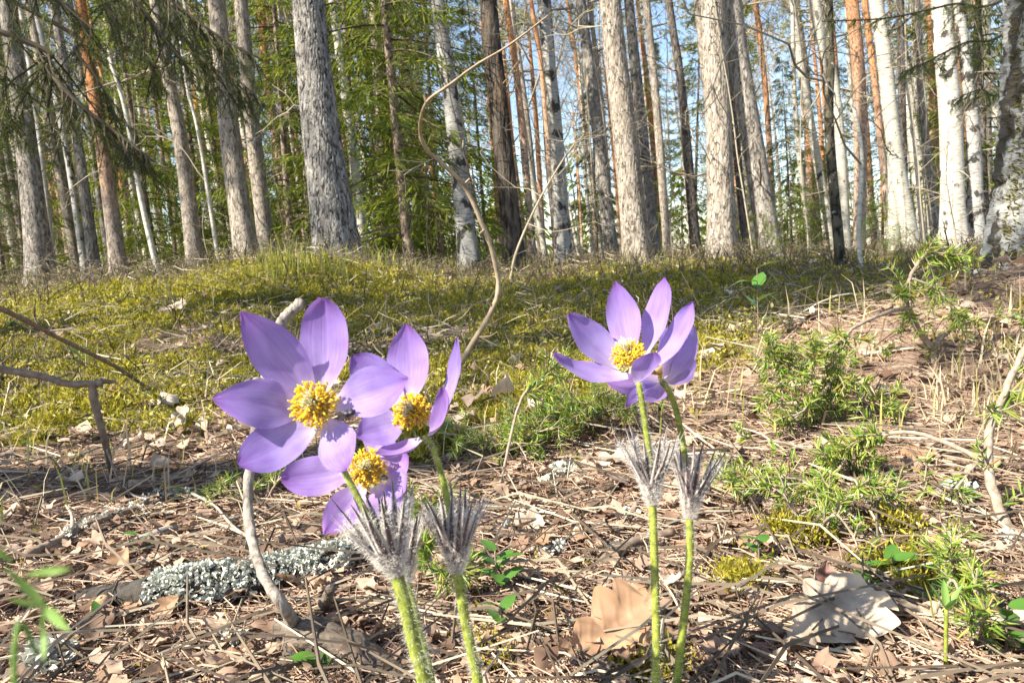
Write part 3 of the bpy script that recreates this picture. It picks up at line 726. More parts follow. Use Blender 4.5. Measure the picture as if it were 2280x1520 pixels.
BIG = None
T_ = [
 # label, kind, bark, base, depth, path, w0, w1, extras
 ('stout grey brown pine trunk farthest left, behind the drooping spruce bough', 'pine_tree', 'pine', (95, 635), 9, [(60, 330), (15, 0)], 52, 36, dict(k=40, rings=80, wob=.03)),
 ('slim pale birch close beside the stout grey brown trunk on the far left', 'birch_tree', 'birch', (124, 625), 11, [(82, 260), (43, 0)], 12, 9, {}),
 ('thin dusky trunk leaning out past the left edge', 'pine_tree', 'pine', (56, 565), 14, [(9, 304), (-40, 0)], 14, 12, {}),
 ('slim mottled trunk crossing in front of the rusty pine behind the long spruce bough', 'birch_tree', 'aspen_grey', (191, 608), 12, [(143, 304), (75, 0)], 17, 12, {}),
 ('dark grey straight trunk just left of the pine with the pinkish orange top', 'pine_tree', 'pine', (213, 608), 11, [(170, 300), (118, 0)], 25, 18, {}),
 ('pine whose trunk turns from pale grey to pinkish orange above the spruce bough', 'pine_tree', 'pine_rust', (267, 617), 10, [(234, 369), (204, 174), (178, 0)], 34, 24, dict(k=40, rings=80, wob=.03)),
 ('dim narrow trunk half hidden behind the orange topped pine', 'pine_tree', 'pine', (247, 608), 14, [(200, 300), (155, 0)], 15, 12, {}),
 ('bent bright white birch sapling between the orange topped pine and the spruces', 'birch_tree', 'birch', (352, 608), 8, [(312, 434), (278, 243), (243, 130)], 13, 7, dict(hgt_m=3.5, crown=None, flare=.1)),
 ('very thin tan pole standing between the white sapling and the bright trunk', 'pine_tree', 'pine_rust_far', (395, 600), 13, [(347, 239), (321, 65)], 9, 7, {}),
 ('bright sunlit pale trunk with bark scales along its shaded edge, alone between two thin birches', 'aspen_tree', 'pine_pale', (438, 608), 9, [(404, 326), (373, 165), (345, 0)], 36, 24, dict(k=40, rings=80, wob=.03)),
 ('thin wavy birch stem right of the lone bright pale trunk', 'birch_tree', 'birch', (491, 608), 8.5, [(443, 304), (417, 200), (400, 80)], 10, 5, dict(hgt_m=3.4, crown=None, flare=.1)),
 ('broad pale pine, left one of a close pair, dark furrowed on its right side', 'pine_tree', 'pine_pale', (556, 610), 8, [(512, 304), (482, 0)], 50, 38, dict(k=40, rings=80, wob=.03)),
 ('smoother grey pine, right one of the close pale pair', 'pine_tree', 'pine_pale', (601, 605), 9, [(560, 260), (536, 0)], 36, 30, dict(k=40, rings=80, wob=.03)),
 ('slender bright orange pine left of the thickest grey trunk', 'pine_tree', 'pine_rust_far', (655, 600), 14, [(625, 369), (595, 174), (580, 0)], 20, 18, dict(cscale=1.3)),
 ('thickest grey pine trunk with deeply cracked scaly bark above the left flower', 'pine_tree', 'pine_big', (753, 592), 6.4, [(712, 260), (686, 0)], 92, 70, dict(plates=(.032, .065, .009), k=170, rings=330, flare=.3)),
 ('mottled pale trunk just behind the thickest grey pine', 'aspen_tree', 'aspen', (814, 582), 11, [(775, 260), (740, 0)], 24, 18, {}),
 ('grey birch with banded bark left of the dark dead pine', 'birch_tree', 'aspen_grey', (1048, 602), 8, [(1009, 260), (974, 0)], 44, 31, dict(k=40, rings=80, wob=.03)),
 ('dark dead pine with a strip of bare brown wood down its middle', 'dead_pine_tree', 'dead_wood', (1146, 588), 8, [(1113, 260), (1087, 0)], 44, 38, dict(plates=(.05, .25, .012), k=64, rings=140, crown=None)),
 ('thin orange and white pine right of the dark dead pine', 'pine_tree', 'pine_rust_far', (1187, 578), 14, [(1156, 217), (1126, 0)], 18, 14, dict(cscale=1.3)),
 ('grey black mottled birch in the middle with the white sapling leaning across it', 'birch_tree', 'aspen_grey', (1256, 592), 9, [(1235, 260), (1208, 0)], 36, 25, dict(k=40, rings=80, wob=.03)),
 ('thin orange pine touching the left side of the mottled middle birch', 'pine_tree', 'pine_rust_far', (1239, 592), 15, [(1208, 174), (1182, 0)], 12, 10, {}),
 ('dark straight grey trunk left of the broad scaly pine over the right flowers', 'pine_tree', 'pine', (1365, 588), 10, [(1322, 217), (1292, 0)], 30, 24, dict(k=40, rings=80, wob=.03)),
 ('broad scaly pine with reddish foot directly above the right hand flowers', 'pine_tree', 'pine_pale', (1421, 594), 7, [(1387, 260), (1358, 0)], 58, 46, dict(plates=(.034, .07, .006), k=120, rings=260)),
 ('grey trunk pressed against the right side of the scaly pine with reddish foot', 'pine_tree', 'pine', (1458, 588), 10, [(1417, 174), (1400, 0)], 32, 22, {}),
 ('pale pinkish thin pine between the scaly pine and the dark red one', 'pine_tree', 'pine_pale', (1487, 565), 14, [(1460, 217), (1439, 0)], 19, 17, {}),
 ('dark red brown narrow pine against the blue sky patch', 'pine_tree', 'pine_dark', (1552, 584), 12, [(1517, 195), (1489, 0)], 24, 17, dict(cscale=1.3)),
 ('broad pale upright pine standing straightest of all with sunlit foot', 'pine_tree', 'pine_pale', (1608, 584), 6.6, [(1600, 260), (1586, 0)], 60, 50, dict(plates=(.034, .07, .005), k=120, rings=260)),
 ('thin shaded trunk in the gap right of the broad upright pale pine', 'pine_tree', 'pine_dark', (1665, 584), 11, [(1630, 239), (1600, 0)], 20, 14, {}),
 ('dark leaning thick pine right of the broad upright pale pine', 'pine_tree', 'pine', (1719, 579), 8, [(1656, 195), (1630, 0)], 50, 41, dict(k=40, rings=80, wob=.03)),
 ('slim orange topped pine far behind the dark leaning pine', 'pine_tree', 'pine_rust_far', (1728, 570), 18, [(1704, 195), (1682, 0)], 13, 12, dict(cscale=1.4)),
 ('very slim orange pine in the open gap before the mossy crooked tree', 'pine_tree', 'pine_rust_far', (1814, 560), 22, [(1784, 174), (1762, 0)], 9, 8, dict(cscale=1.5)),
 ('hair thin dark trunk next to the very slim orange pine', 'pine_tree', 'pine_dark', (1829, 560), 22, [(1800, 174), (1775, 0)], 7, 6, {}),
 ('crooked dark mossy tree with lichen spots standing nearer than its neighbours', 'mossy_tree', 'mossy', (1875, 618), 5, [(1847, 304), (1849, 130), (1845, 0)], 23, 16, dict(plates=(.03, .05, .004), k=40, rings=150, nbr=5)),
 ('mottled pale trunk behind the crooked mossy tree', 'aspen_tree', 'aspen', (1886, 565), 12, [(1860, 217), (1812, 0)], 20, 26, {}),
 ('short thin pale stem with broken top right of the mossy tree', 'birch_tree', 'birch', (1921, 627), 4.5, [(1912, 520), (1919, 347), (1901, 236)], 10, 8, dict(hgt_m=1, crown=None, nbr=1, br_z=(.5, 1.0), flare=.1)),
 ('red brown pine with flaking upper bark behind the broken pale stem', 'pine_tree', 'pine_rust_far', (1912, 565), 12, [(1916, 260), (1904, 65), (1896, 0)], 26, 28, dict(cscale=1.3)),
 ('pure white leaning trunk on the right whose foot slants away to the right', 'aspen_tree', 'aspen', (2034, 568), 9, [(1995, 347), (1964, 87), (1950, 0)], 34, 29, dict(k=40, rings=90)),
 ('short white prop trunk meeting the leaning white trunk from the left', 'aspen_tree', 'aspen', (1992, 564), 9.3, [(1986, 347), (1972, 120)], 27, 10, dict(hgt_m=1, crown=None, nbr=0)),
 ('pale orange thin trunk left of the leaning white trunk', 'pine_tree', 'pine_rust_far', (1985, 560), 16, [(1947, 174), (1925, 0)], 16, 13, dict(cscale=1.4)),
 ('dark red slim pine behind the leaning white trunk', 'pine_tree', 'pine_dark', (2020, 555), 15, [(2012, 390), (2004, 0)], 17, 15, {}),
 ('very thin pale stem right of the leaning white trunk foot', 'birch_tree', 'birch', (2055, 556), 10, [(2034, 304), (2020, 200)], 8, 5, dict(hgt_m=4, crown=None)),
 ('slim grey trunk between the leaning white trunk and the wide white birch', 'pine_tree', 'pine', (2090, 552), 14, [(2056, 260), (2042, 0)], 18, 14, {}),
 ('wide white birch with grey mottling left of the old mossy birch', 'birch_tree', 'birch', (2123, 562), 8, [(2116, 260), (2094, 0)], 50, 40, dict(k=44, rings=90)),
 ('grey smooth trunk between the wide white birch and the old mossy birch', 'aspen_tree', 'aspen_grey', (2175, 552), 10, [(2164, 260), (2134, 0)], 34, 21, {}),
 ('dim slim trunk just left of the old mossy birch', 'pine_tree', 'pine_dark', (2200, 548), 15, [(2190, 347), (2178, 0)], 14, 12, {}),
]
for lab, nm, bk, base, d, path, w0, w1, kw in T_:
    tree(lab, {'pine_tree': 'pine tree', 'birch_tree': 'birch tree', 'aspen_tree': 'aspen tree', 'dead_pine_tree': 'dead tree', 'mossy_tree': 'tree'}[nm], bk, base, d, path, w0, w1, name=nm, **kw)

# old mossy birch on its mound at the right edge
bo = onground(1.185, 1.45, -.05)
ob = thing('old_birch_tree', 'old birch with thick cracked white bark and yellow moss at the right edge', 'birch tree', bo)
bp_ = np.array([[0, 0, 0], [.0, .02, .15], [.0, .05, .5], [-.0, .10, 1.1], [.0, .2, 3.0], [.1, .5, 8.0]])
link('trunk', trunk_mesh('trunk', bp_, [.175, .15, .14, .135, .12, .05], M['old_birch'], 170, 420, (.05, .045, .020), 77, .35), ob)
link('crown', PCROWN[1], ob, loc=(.1, .5, 7.5))
def moss_tuft(V_out, c, n_, g, size):
    pass
# moss cushions on the shaded side of the trunk and at its foot
g = np.random.default_rng(31)
def shoot_cloud(c, nrmv, ln, wd, g):
    """small leafy shoots: slim triangles around given directions"""
    n = len(c); d = nrm(nrmv + g.normal(0, .55, (n, 3))); s = nrm(np.cross(d, g.normal(0, 1, (n, 3))))
    w = np.broadcast_to(wd, (n,))[:, None]; L = np.broadcast_to(ln, (n,))[:, None]
    V = np.stack([c - s * w * .5, c + s * w * .5, c + d * L * .6 + s * w, c + d * L, c + d * L * .6 - s * w], 1).reshape(-1, 3)
    o = (np.arange(n) * 5)[:, None]
    return V, [np.concatenate([o + np.array([[0, 1, 2]]), o + np.array([[0, 2, 4]]), o + np.array([[4, 2, 3]])])]
for zc, dz, ac, da, n in [(.42, .16, 2.75, .22, 600), (.25, .08, 2.85, .3, 900), (.06, .04, 3.6, .7, 1200), (.75, .2, 2.65, .2, 350), (.08, .04, 4.4, .4, 900)]:
    z = g.normal(zc, dz, n).clip(.0, 1.2); a = g.normal(ac, da, n)
    rad = np.interp(z, bp_[:, 2], [.175, .15, .14, .135, .12, .05]) + .05 * np.exp(-z / .2) + .004
    cx = np.stack([np.interp(z, bp_[:, 2], bp_[:, k]) for k in range(2)], 1)
    no = np.stack([np.cos(a), np.sin(a), np.full(n, .3)], 1)
    c = np.stack([cx[:, 0] + rad * np.cos(a), cx[:, 1] + rad * np.sin(a), z], 1)
    v, f = shoot_cloud(c, no, .011, .0018, g); mb = MB(); mb.add(v, f)
    tag(link('moss_cushion', mb.mesh('moss_cushion', M['trunk_moss'], False), ob), kind='stuff')
# surface roots and bark curls at its foot
for k, (px, py, px2, py2, dd) in enumerate([(2230, 640, 2090, 720, 1.35), (2240, 660, 2140, 730, 1.28), (2220, 620, 2120, 690, 1.45), (2250, 690, 2190, 735, 1.22)]):
    a, b = P(px, py, dd + .05), P(px2, py2, dd)
    b[2] = hgt(b[0], b[1]) - .004
    m_ = (a + b) / 2 + [0, 0, .012]
    v, f = tube(curve_pts([a, m_, b], 12) + np.random.default_rng(k).normal(0, .002, (12, 3)), np.linspace(.022, .007, 12), 8, True, rough=.08, seed=k)
    mb = MB(); mb.add(v - bo, f); link('root', mb.mesh('root', M['twig']), ob)

# spruces with boughs in view
CROWNS = [spruce_crown('crown', 7.0, .35, 1.5, 'spruce', 301, 125, 105), spruce_crown('crown', 7.0, .2, 1.25, 'spruce', 302, 115, 100),
          spruce_crown('crown', 7.0, .5, 1.7, 'spruce_dark', 303, 115, 100), spruce_crown('crown', 7.0, .3, 1.4, 'spruce', 304, 115, 105)]
YOUNG = [spruce_crown('crown', 1.1, .05, .42, 'spruce_young', 305, 45, 45, .42, 1.0), spruce_crown('crown', 1.1, .05, .40, 'spruce', 306, 45, 45, .42, 1.0)]

def spruce(label, px, py, d, crown, sc=1.0, lean=(0, 0), group='spruces among the trunks', name='spruce_tree', tr=.055, h=7.0, bk='spruce_bark'):
    b = P(px, py, d); b[2] = hgt(b[0], b[1]) - .02
    t = thing(name, label, 'spruce tree', b, group)
    ln = np.array([lean[0], lean[1], 1.0]) * h * sc
    key = ('spt', bk, round(tr, 3), h)
    if key not in SPT:
        SPT[key] = trunk_mesh('trunk', np.array([[0, 0, 0], [0, 0, h * .5], [0, 0, h]]), [tr, tr * .55, .006], M[bk], 10, 20, None, 5, .2)
    yaw = float(np.random.default_rng(int(px) + int(d * 10)).uniform(0, 6.28))
    for nm, mesh in (('trunk', SPT[key]), ('crown', crown)):
        link(nm, mesh, t, rot=(-lean[1], lean[0], yaw), scale=(sc,) * 3)
    return t
SPT = {}
spruce('tall spruce with a bare reddish lower trunk and long green boughs in the middle left', 913, 597, 9, CROWNS[0], 1.15, (-.06, 0), tr=.06)
for lab, px, py, d, c, sc in [
    ('dense green spruce filling the gap behind the white birch sapling', 350, 600, 12.5, 1, 1.0),
    ('spruce with sunlit boughs between the pale pair of pines and the thickest trunk', 650, 590, 10.5, 3, .95),
    ('dark spruce behind the left foot of the thickest grey pine', 690, 585, 12, 2, 1.0),
    ('bright green spruce just right of the thickest grey pine', 800, 585, 13, 1, 1.2),
    ('full spruce behind the tall reddish trunked spruce', 870, 585, 15, 3, 1.5),
    ('spruce with hanging boughs behind the grey banded birch', 985, 585, 13, 0, .95),
    ('spruce filling the gap between the grey banded birch and the dark dead pine', 1085, 580, 16, 1, .85),
    ('dark low spruce at the far left edge under the bough', 10, 600, 10, 2, .5),
    ('small dark spruce left of the stout grey brown trunk', 50, 600, 13, 2, .7),
    ('spruce behind the bright sunlit pale trunk', 460, 590, 14, 0, 1.1),
    ('spruce between the bright pale trunk and the close pale pair', 510, 590, 16, 3, 1.2),
    ('spruce far behind the orange topped pine', 290, 590, 18, 1, 1.2),
    ('low spruce behind the scaly pine with reddish foot', 1330, 575, 19, 2, .7),
    ('spruce with green boughs left of the broad upright pale pine', 1545, 572, 17, 3, .85),
    ('spruce behind the gap between the broad upright pine and the dark leaning pine', 1640, 570, 16, 1, .75),
    ('low dark spruce at the right foot of the dark leaning pine', 1765, 572, 11, 2, .42),
    ('dark spruce behind the very slim orange pine', 1790, 560, 20, 2, .7),
    ('spruce in the back left of the crooked mossy tree', 1850, 560, 17, 0, .6),
    ('spruce behind the leaning white trunk', 1965, 558, 19, 2, .7),
    ('spruce behind the wide white birch', 2090, 550, 20, 0, .75)]:
    spruce(lab, px, py, d, CROWNS[c], sc, (-.05, 0))
spruce('small yellow green spruce sapling between the broken pale stem and the white trunks', 1955, 590, 7.5, YOUNG[0], .62, (0, 0), tr=.01, h=1.1)
spruce('little spruce sapling low in front of the dark leaning pine', 1690, 600, 6.5, YOUNG[1], .45, (0, 0), tr=.01, h=1.1)
spruce('little dark spruce sapling right of the dark leaning pine foot', 1760, 600, 6.0, YOUNG[1], .62, (0, 0), tr=.01, h=1.1)
spruce('bright little spruce sapling at the foot of the wide white birch', 2010, 600, 6.2, YOUNG[0], .35, (0, 0), tr=.01, h=1.1)

# far trees: the wood goes on behind
far_t = {
 'pine': trunk_mesh('trunk', np.array([[0, 0, 0], [.1, 0, 6], [0, .1, 13]]), [.13, .10, .03], M['pine_rust_far'], 9, 16),
 'grey': trunk_mesh('trunk', np.array([[0, 0, 0], [.15, 0, 6], [0, .1, 13]]), [.12, .09, .03], M['pine_pale'], 9, 16),
 'birch': trunk_mesh('trunk', np.array([[0, 0, 0], [-.2, .1, 5], [.1, .1, 12]]), [.09, .07, .02], M['birch'], 9, 16)}
BTOP = [branch_mesh('crown', 400 + k, 3.2, .03, 4, 'bare', 4, .35, .3, 4) for k in range(3)]
far_lab = {'pine': ('pine_tree', 'slender far pine with rusty bark in the depth of the wood', 'pine tree', 'far pines deep in the wood'),
           'grey': ('pine_tree', 'slender far grey pine in the depth of the wood', 'pine tree', 'far grey pines deep in the wood'),
           'birch': ('birch_tree', 'slender far pale birch in the depth of the wood', 'birch tree', 'far birches deep in the wood'),
           'spruce': ('spruce_tree', 'far green spruce in the depth of the wood', 'spruce tree', 'far spruces deep in the wood')}
MARKS = [(-400, 'left edge'), (50, 'stout left pine'), (230, 'orange topped pine'), (400, 'lone bright trunk'), (530, 'close pale pair'), (715, 'thickest grey pine'), (1010, 'banded birch'), (1115, 'dark dead pine'),
         (1235, 'mottled middle birch'), (1390, 'reddish footed pine'), (1600, 'broad upright pine'), (1665, 'dark leaning pine'), (1850, 'crooked mossy tree'), (1995, 'leaning white trunk'), (2115, 'wide white birch'), (2700, 'old mossy birch')]
ORD = ['first', 'second', 'third', 'fourth', 'fifth', 'sixth', 'seventh', 'eighth', 'ninth', 'tenth', 'eleventh', 'twelfth', 'thirteenth', 'fourteenth']
def place_labels(items):
    """items: (object, kind phrase, x in the view) -> one label each, from the trunks it stands between"""
    cells = {}
    for o, ph, px in items:
        k = max(i for i, (x, _) in enumerate(MARKS) if x <= px); cells.setdefault((k, ph), []).append((px, o))
    for (k, ph), lst in cells.items():
        lst.sort(key=lambda q: q[0])
        for i, (_, o) in enumerate(lst):
            lab = '%s between the %s and the %s' % (ph, MARKS[k][1], MARKS[k + 1][1])
            if len(lst) > 1: lab += ', %s from left' % ORD[min(i, 13)]
            o['label'] = lab
far_items = []
g = np.random.default_rng(55)
for k in range(250):
    d = float(np.exp(g.uniform(math.log(14), math.log(70)))); px = g.uniform(-120, 2330)
    while any(a < px < b for a, b in ((985, 1090), (1475, 1585), (1690, 1800))) and d < 45: px = g.uniform(-120, 2330)
    kind = g.choice(['pine', 'grey', 'birch', 'spruce'], p=[.34, .20, .38, .08])
    if kind == 'pine': d = max(d, g.uniform(19, 30))
    b = P(px, 570, d); b[2] = hgt(b[0], b[1]) - .03
    nm, lab, cat, grp = far_lab[kind]
    t = thing(nm, lab, cat, b, grp)
    far_items.append((t, {'pine': 'far rusty pine', 'grey': 'far grey pine', 'birch': 'far pale birch', 'spruce': 'far green spruce'}[kind], px))
    sc = g.uniform(.6, 1.2); yaw = g.uniform(0, 6.28); ln = (g.normal(.0, .02), -.06 + g.normal(0, .03))
    if kind == 'spruce':
        key = ('spt', 'spruce_bark', .055, 7.0)
        s2 = sc * g.uniform(.7, 1.7)
        link('trunk', SPT[key], t, rot=(0, -.04, yaw), scale=(s2,) * 3); link('crown', CROWNS[g.integers(0, 4)], t, rot=(0, -.04, yaw), scale=(s2,) * 3)
    else:
        link('trunk', far_t[kind], t, rot=(ln[0], ln[1], 0), scale=(sc,) * 3)
        off = Matrix.Rotation(ln[1], 3, 'Y') @ Vector((0, 0, 7.5 * sc))
        if kind == 'birch':
            for q in range(3):
                link('crown', BTOP[q], t, loc=tuple(np.array(off) * (.55 + .2 * q)), rot=(0, -.9, g.uniform(0, 6.28)), scale=(sc,) * 3)
        else:
            link('crown', PCROWN[g.integers(0, 3)], t, loc=tuple(off), rot=(0, 0, yaw), scale=(sc * 1.25,) * 3)
            for q in range(2):
                z = g.uniform(2, 6)
                link('branch', DEADBR[g.integers(0, 6)], t, loc=(0, 0, z), rot=(0, g.uniform(-.3, .3), g.uniform(0, 6.28)), scale=(1.4,) * 3)

place_labels(far_items)
# the wood's far edge reads as one mass
g = np.random.default_rng(56); mb = MB(); C, D, Ls, Ws = [], [], [], []
for k in range(110):
    a = g.uniform(-R(75), R(75)); r = g.uniform(65, 110); x, y = r * math.sin(a), r * math.cos(a); h = g.uniform(5, 12); z0 = float(hgt(x, y))
    n = 150; u = g.uniform(.02, 1, n); th = g.uniform(0, 6.28, n); rad = (1 - u) * g.uniform(1.6, 2.8) + .15
    C.append(np.stack([x + rad * np.cos(th), y + rad * np.sin(th), z0 + u * h], 1)); D.append(nrm(np.stack([np.cos(th), np.sin(th), -.7 + 0 * th], 1)))
    Ls.append(g.uniform(.6, 1.3, n)); Ws.append(g.uniform(.12, .26, n))
    v, f = tube(np.array([[x, y, z0 - .1], [x, y, z0 + h]]), [.14, .03], 5, False); mb.add(v, f, 1)
v, f = blades(np.concatenate(C), np.concatenate(D), np.array([.05, 0, 1.0]), np.concatenate(Ls), np.concatenate(Ws)); mb.add(v, f, 0)
tag(link('far_wood', mb.mesh('far_wood', [M['spruce'], M['spruce_bark']], False)), 'far edge of the wood closing the view between the trunks', 'wood', kind='stuff')

# trees standing beside and behind the viewer (they shade the clearing)
g = np.random.default_rng(57)
for k, (x, y, kind) in enumerate([(-9.5, 4.6, 'pine'), (-11.5, 1.5, 'pine'), (-14, 6.5, 'grey'), (-3.6, .6, 'shade'), (-3.75, -.15, 'shade'), (-3.7, 1.7, 'shade'), (-14, 6.5, 'spruce'), (-19, 9.5, 'pine'),
                                  (-12, 8.0, 'pine'), (-17, 8, 'grey'), (6, 1, 'pine'), (7.5, 4, 'birch'), (5, -3, 'grey'), (-2, -6, 'pine'), (3, -7, 'birch'), (-9, -11, 'grey'), (9, -2, 'spruce')]):
    shade = kind == 'shade'; kind = 'pine' if shade else kind
    nm, lab, cat, grp = far_lab[kind]
    lab = lab.replace('far ', '').replace('in the depth of the wood', 'beside the clearing, outside the view')
    b = onground(x, y, -.03); t = thing(nm, lab, cat, b, 'trees around the clearing'); yaw = g.uniform(0, 6)
    if shade:  # unseen pines added for the mid-ground shade, crowns stacked to thicken it
        link('trunk', far_t[kind], t, rot=(0, 0, yaw), scale=(.55,) * 3)
        q_ = .7 if y < -.5 else 1.0
        link('crown', PCROWN[0], t, loc=(0, 0, 3.9), rot=(0, 0, yaw), scale=(q_, q_, .5)); link('crown', PCROWN[1], t, loc=(0, 0, 4.1), rot=(0, 0, yaw + 1), scale=(q_ * .95, q_ * .95, .45)); link('crown', PCROWN[2], t, loc=(0, 0, 4.0), rot=(0, 0, yaw + 2), scale=(q_, q_, .5)); link('crown', PCROWN[0], t, loc=(0, 0, 4.2), rot=(0, 0, yaw + 3.3), scale=(q_ * .9, q_ * .9, .5))
    elif kind == 'spruce':
        link('trunk', SPT[('spt', 'spruce_bark', .055, 7.0)], t, scale=(1.4,) * 3); link('crown', CROWNS[k % 4], t, rot=(0, 0, yaw), scale=(1.4,) * 3)
    else:
        link('trunk', far_t[kind], t, rot=(0, 0, yaw))
        if kind == 'birch':
            for q in range(3):
                link('crown', BTOP[q], t, loc=(0, 0, 5 + q * 2), rot=(0, -.9, q * 2))
        else:
            link('crown', PCROWN[k % 3], t, loc=(0, 0, 7.2), rot=(0, 0, yaw), scale=(1.25,) * 3)
# unseen broken-off trunk, leaned so its shadow bands the litter at the left
b = onground(-2.5, .92, -.03)
t = thing('broken_tree', 'leaning broken off slim trunk left of the clearing, outside the view', 'dead tree', b)
link('trunk', trunk_mesh('trunk', np.array([[0, 0, 0], [0, -.65, 1.2], [0.02, -1.33, 2.45]]), [.10, .095, .085], M['spruce_bark'], 14, 24, None, 3, .2), t)
# EOF-TREES
# ------------------------------------------------------------------ drooping spruce at the left
def needle_bough(name, path, rad, seed, side=.34, nl=.014, step=.0034, mats=('spruce_dark', 'bare_dark'), hang=.75, ntw=34, nw=.0013, origin=None, sub=True):
    """a bough with side twigs and real needles; path in world space"""
    g = np.random.default_rng(seed); mb = MB()
    ax = curve_pts(path, 40); v, f = tube(ax, np.linspace(rad, rad * .25, 40), 5, True); mb.add(v, f, 1)
    L = np.linalg.norm(np.diff(ax, axis=0), axis=1).sum(); t = nrm(np.gradient(ax, axis=0))
    lines = [(ax[8:], rad)]
    for k in range(ntw):
        u = .08 + .9 * (k + g.uniform(0, .6)) / ntw; i = int(u * 39)
        s = nrm(np.cross(t[i], [0, 0, 1.0])) * (1 if k % 2 else -1)
        d = nrm(t[i] * g.uniform(.4, .8) + s * g.uniform(.4, 1.0) + np.array([0, 0, -hang * g.uniform(.4, 1.3)]))
        ll = side * (1.08 - u) ** .6 * g.uniform(.5, 1.1)
        p = [ax[i]]
        for q in range(7):
            d = nrm(d + g.normal(0, .09, 3) + np.array([0, 0, -.07])); p.append(p[-1] + d * ll / 7)
        p = np.array(p); lines.append((p, rad * .3))
        v, f = tube(p, np.linspace(rad * .32, rad * .12, 8), 3, False); mb.add(v, f, 1)
        if sub:
            for q in range(g.integers(2, 6)):
                j = g.integers(1, 7); sd = nrm(np.cross(d, g.normal(0, 1, 3)))
                d2 = nrm(nrm(p[j] - p[j - 1]) + sd * g.uniform(.5, .9) + [0, 0, -.2]); l2 = ll * g.uniform(.2, .5)
                p2 = p[j] + d2 * np.linspace(0, l2, 5)[:, None] + np.array([0, 0, -.15]) * (np.linspace(0, 1, 5)[:, None] ** 2) * l2
                lines.append((p2, rad * .15)); v, f = tube(p2, np.linspace(rad * .15, rad * .08, 5), 3, False); mb.add(v, f, 1)
    C, D = [], []
    for p, r in lines:
        ll = np.linalg.norm(np.diff(p, axis=0), axis=1); cum = np.concatenate([[0], np.cumsum(ll)])
        n = max(3, int(cum[-1] / step)) * 2
        s = g.uniform(0, cum[-1], n)
        c = np.stack([np.interp(s, cum, p[:, k]) for k in range(3)], 1)
        td = nrm(np.stack([np.interp(s, cum, np.gradient(p[:, k])) for k in range(3)], 1))
        rd = g.normal(0, 1, (n, 3)); rd = nrm(rd - td * (rd * td).sum(1, keepdims=True))
        C.append(c); D.append(nrm(td * .75 + rd * .8))
    C, D = np.concatenate(C), np.concatenate(D); n = len(C)
    s = nrm(np.cross(D, g.normal(0, 1, (n, 3)))) * nw * .5; ln = g.uniform(.7, 1.15, n)[:, None] * nl
    V = np.stack([C - s, C + s, C + D * ln + s * .5, C + D * ln - s * .5], 1).reshape(-1, 3)
    mb.add(V, (np.arange(n) * 4)[:, None] + np.array([[0, 1, 2, 3]]), 0)
    return mb.mesh(name, [M[mats[0]], M[mats[1]]], False, origin)

so = onground(-2.75, 2.15, -.03)
sp = thing('drooping_spruce', 'spruce whose long dark boughs hang into the view from the top left', 'spruce tree', so)
link('trunk', trunk_mesh('trunk', np.array([[0, 0, 0], [0, 0, 2.5], [0, 0, 6.5]]), [.10, .075, .01], M['spruce_bark'], 20, 40, None, 9, .3), sp)
link('crown', CROWNS[2], sp, loc=(0, 0, 1.6), scale=(.62, .62, .7))
trk = lambda z: so + np.array([0, 0, z])
for k, (z, pix, r, ntw, sd) in enumerate([
    (1.45, [(10, 75, 2.15), (90, 145, 2.15), (180, 235, 2.1), (265, 300, 2.1), (345, 362, 2.1)], .011, 52, .36),
    (1.75, [(60, 20, 2.3), (170, 120, 2.25), (240, 215, 2.25), (262, 300, 2.25)], .009, 24, .26),
    (2.0, [(170, -90, 2.4), (290, -5, 2.4), (360, 80, 2.4), (440, 175, 2.4)], .010, 32, .34),
    (2.15, [(240, -150, 2.5), (370, -10, 2.5), (430, 40, 2.5), (500, 90, 2.5), (585, 135, 2.5)], .010, 36, .32),
    (2.1, [(250, -80, 2.7), (400, 75, 2.7), (470, 150, 2.7), (530, 180, 2.7), (592, 238, 2.7)], .010, 36, .36),
    (1.9, [(120, -80, 2.6), (250, 30, 2.6), (330, 130, 2.6), (345, 220, 2.6)], .009, 22, .28),
    (1.35, [(-90, 110, 2.0), (-20, 200, 2.0), (30, 290, 2.0)], .008, 26, .3),
    (2.3, [(-100, -200, 1.9), (60, -70, 1.9), (150, 20, 1.9), (215, 70, 1.9)], .009, 22, .28)]):
    p = [trk(z)] + [P(*q) for q in pix]
    link('bough', needle_bough('bough', p, r, 500 + k, sd, ntw=ntw, origin=so), sp)
# spruce beyond the right edge, its twigs reach in over the old birch
ro = onground(2.75, 3.2, -.03)
sp2 = thing('drooping_spruce', 'spruce whose bright green twigs reach in from the top right before the old birch', 'spruce tree', ro)
link('trunk', trunk_mesh('trunk', np.array([[0, 0, 0], [0, 0, 2.0], [0, 0, 5.0]]), [.06, .045, .008], M['spruce_bark'], 14, 30, None, 9, .3), sp2)
for k, (z, pix, r, ntw, sd, mt) in enumerate([
    (1.6, [(2260, 60, 3.0), (2150, 95, 2.9), (2060, 140, 2.8), (2000, 165, 2.8)], .006, 26, .22, 'spruce_young'),
    (1.7, [(2250, -10, 3.1), (2120, 10, 3.0), (1980, 40, 2.9), (1830, 48, 2.9)], .007, 30, .22, 'spruce'),
    (1.35, [(2260, 190, 3.0), (2180, 200, 2.9), (2120, 225, 2.9)], .005, 18, .18, 'spruce_young')]):
    p = [ro + [0, 0, z]] + [P(*q) for q in pix]
    link('bough', needle_bough('bough', p, r, 520 + k, sd, ntw=ntw, origin=ro, mats=(mt, 'bare_dark'), hang=.35), sp2)

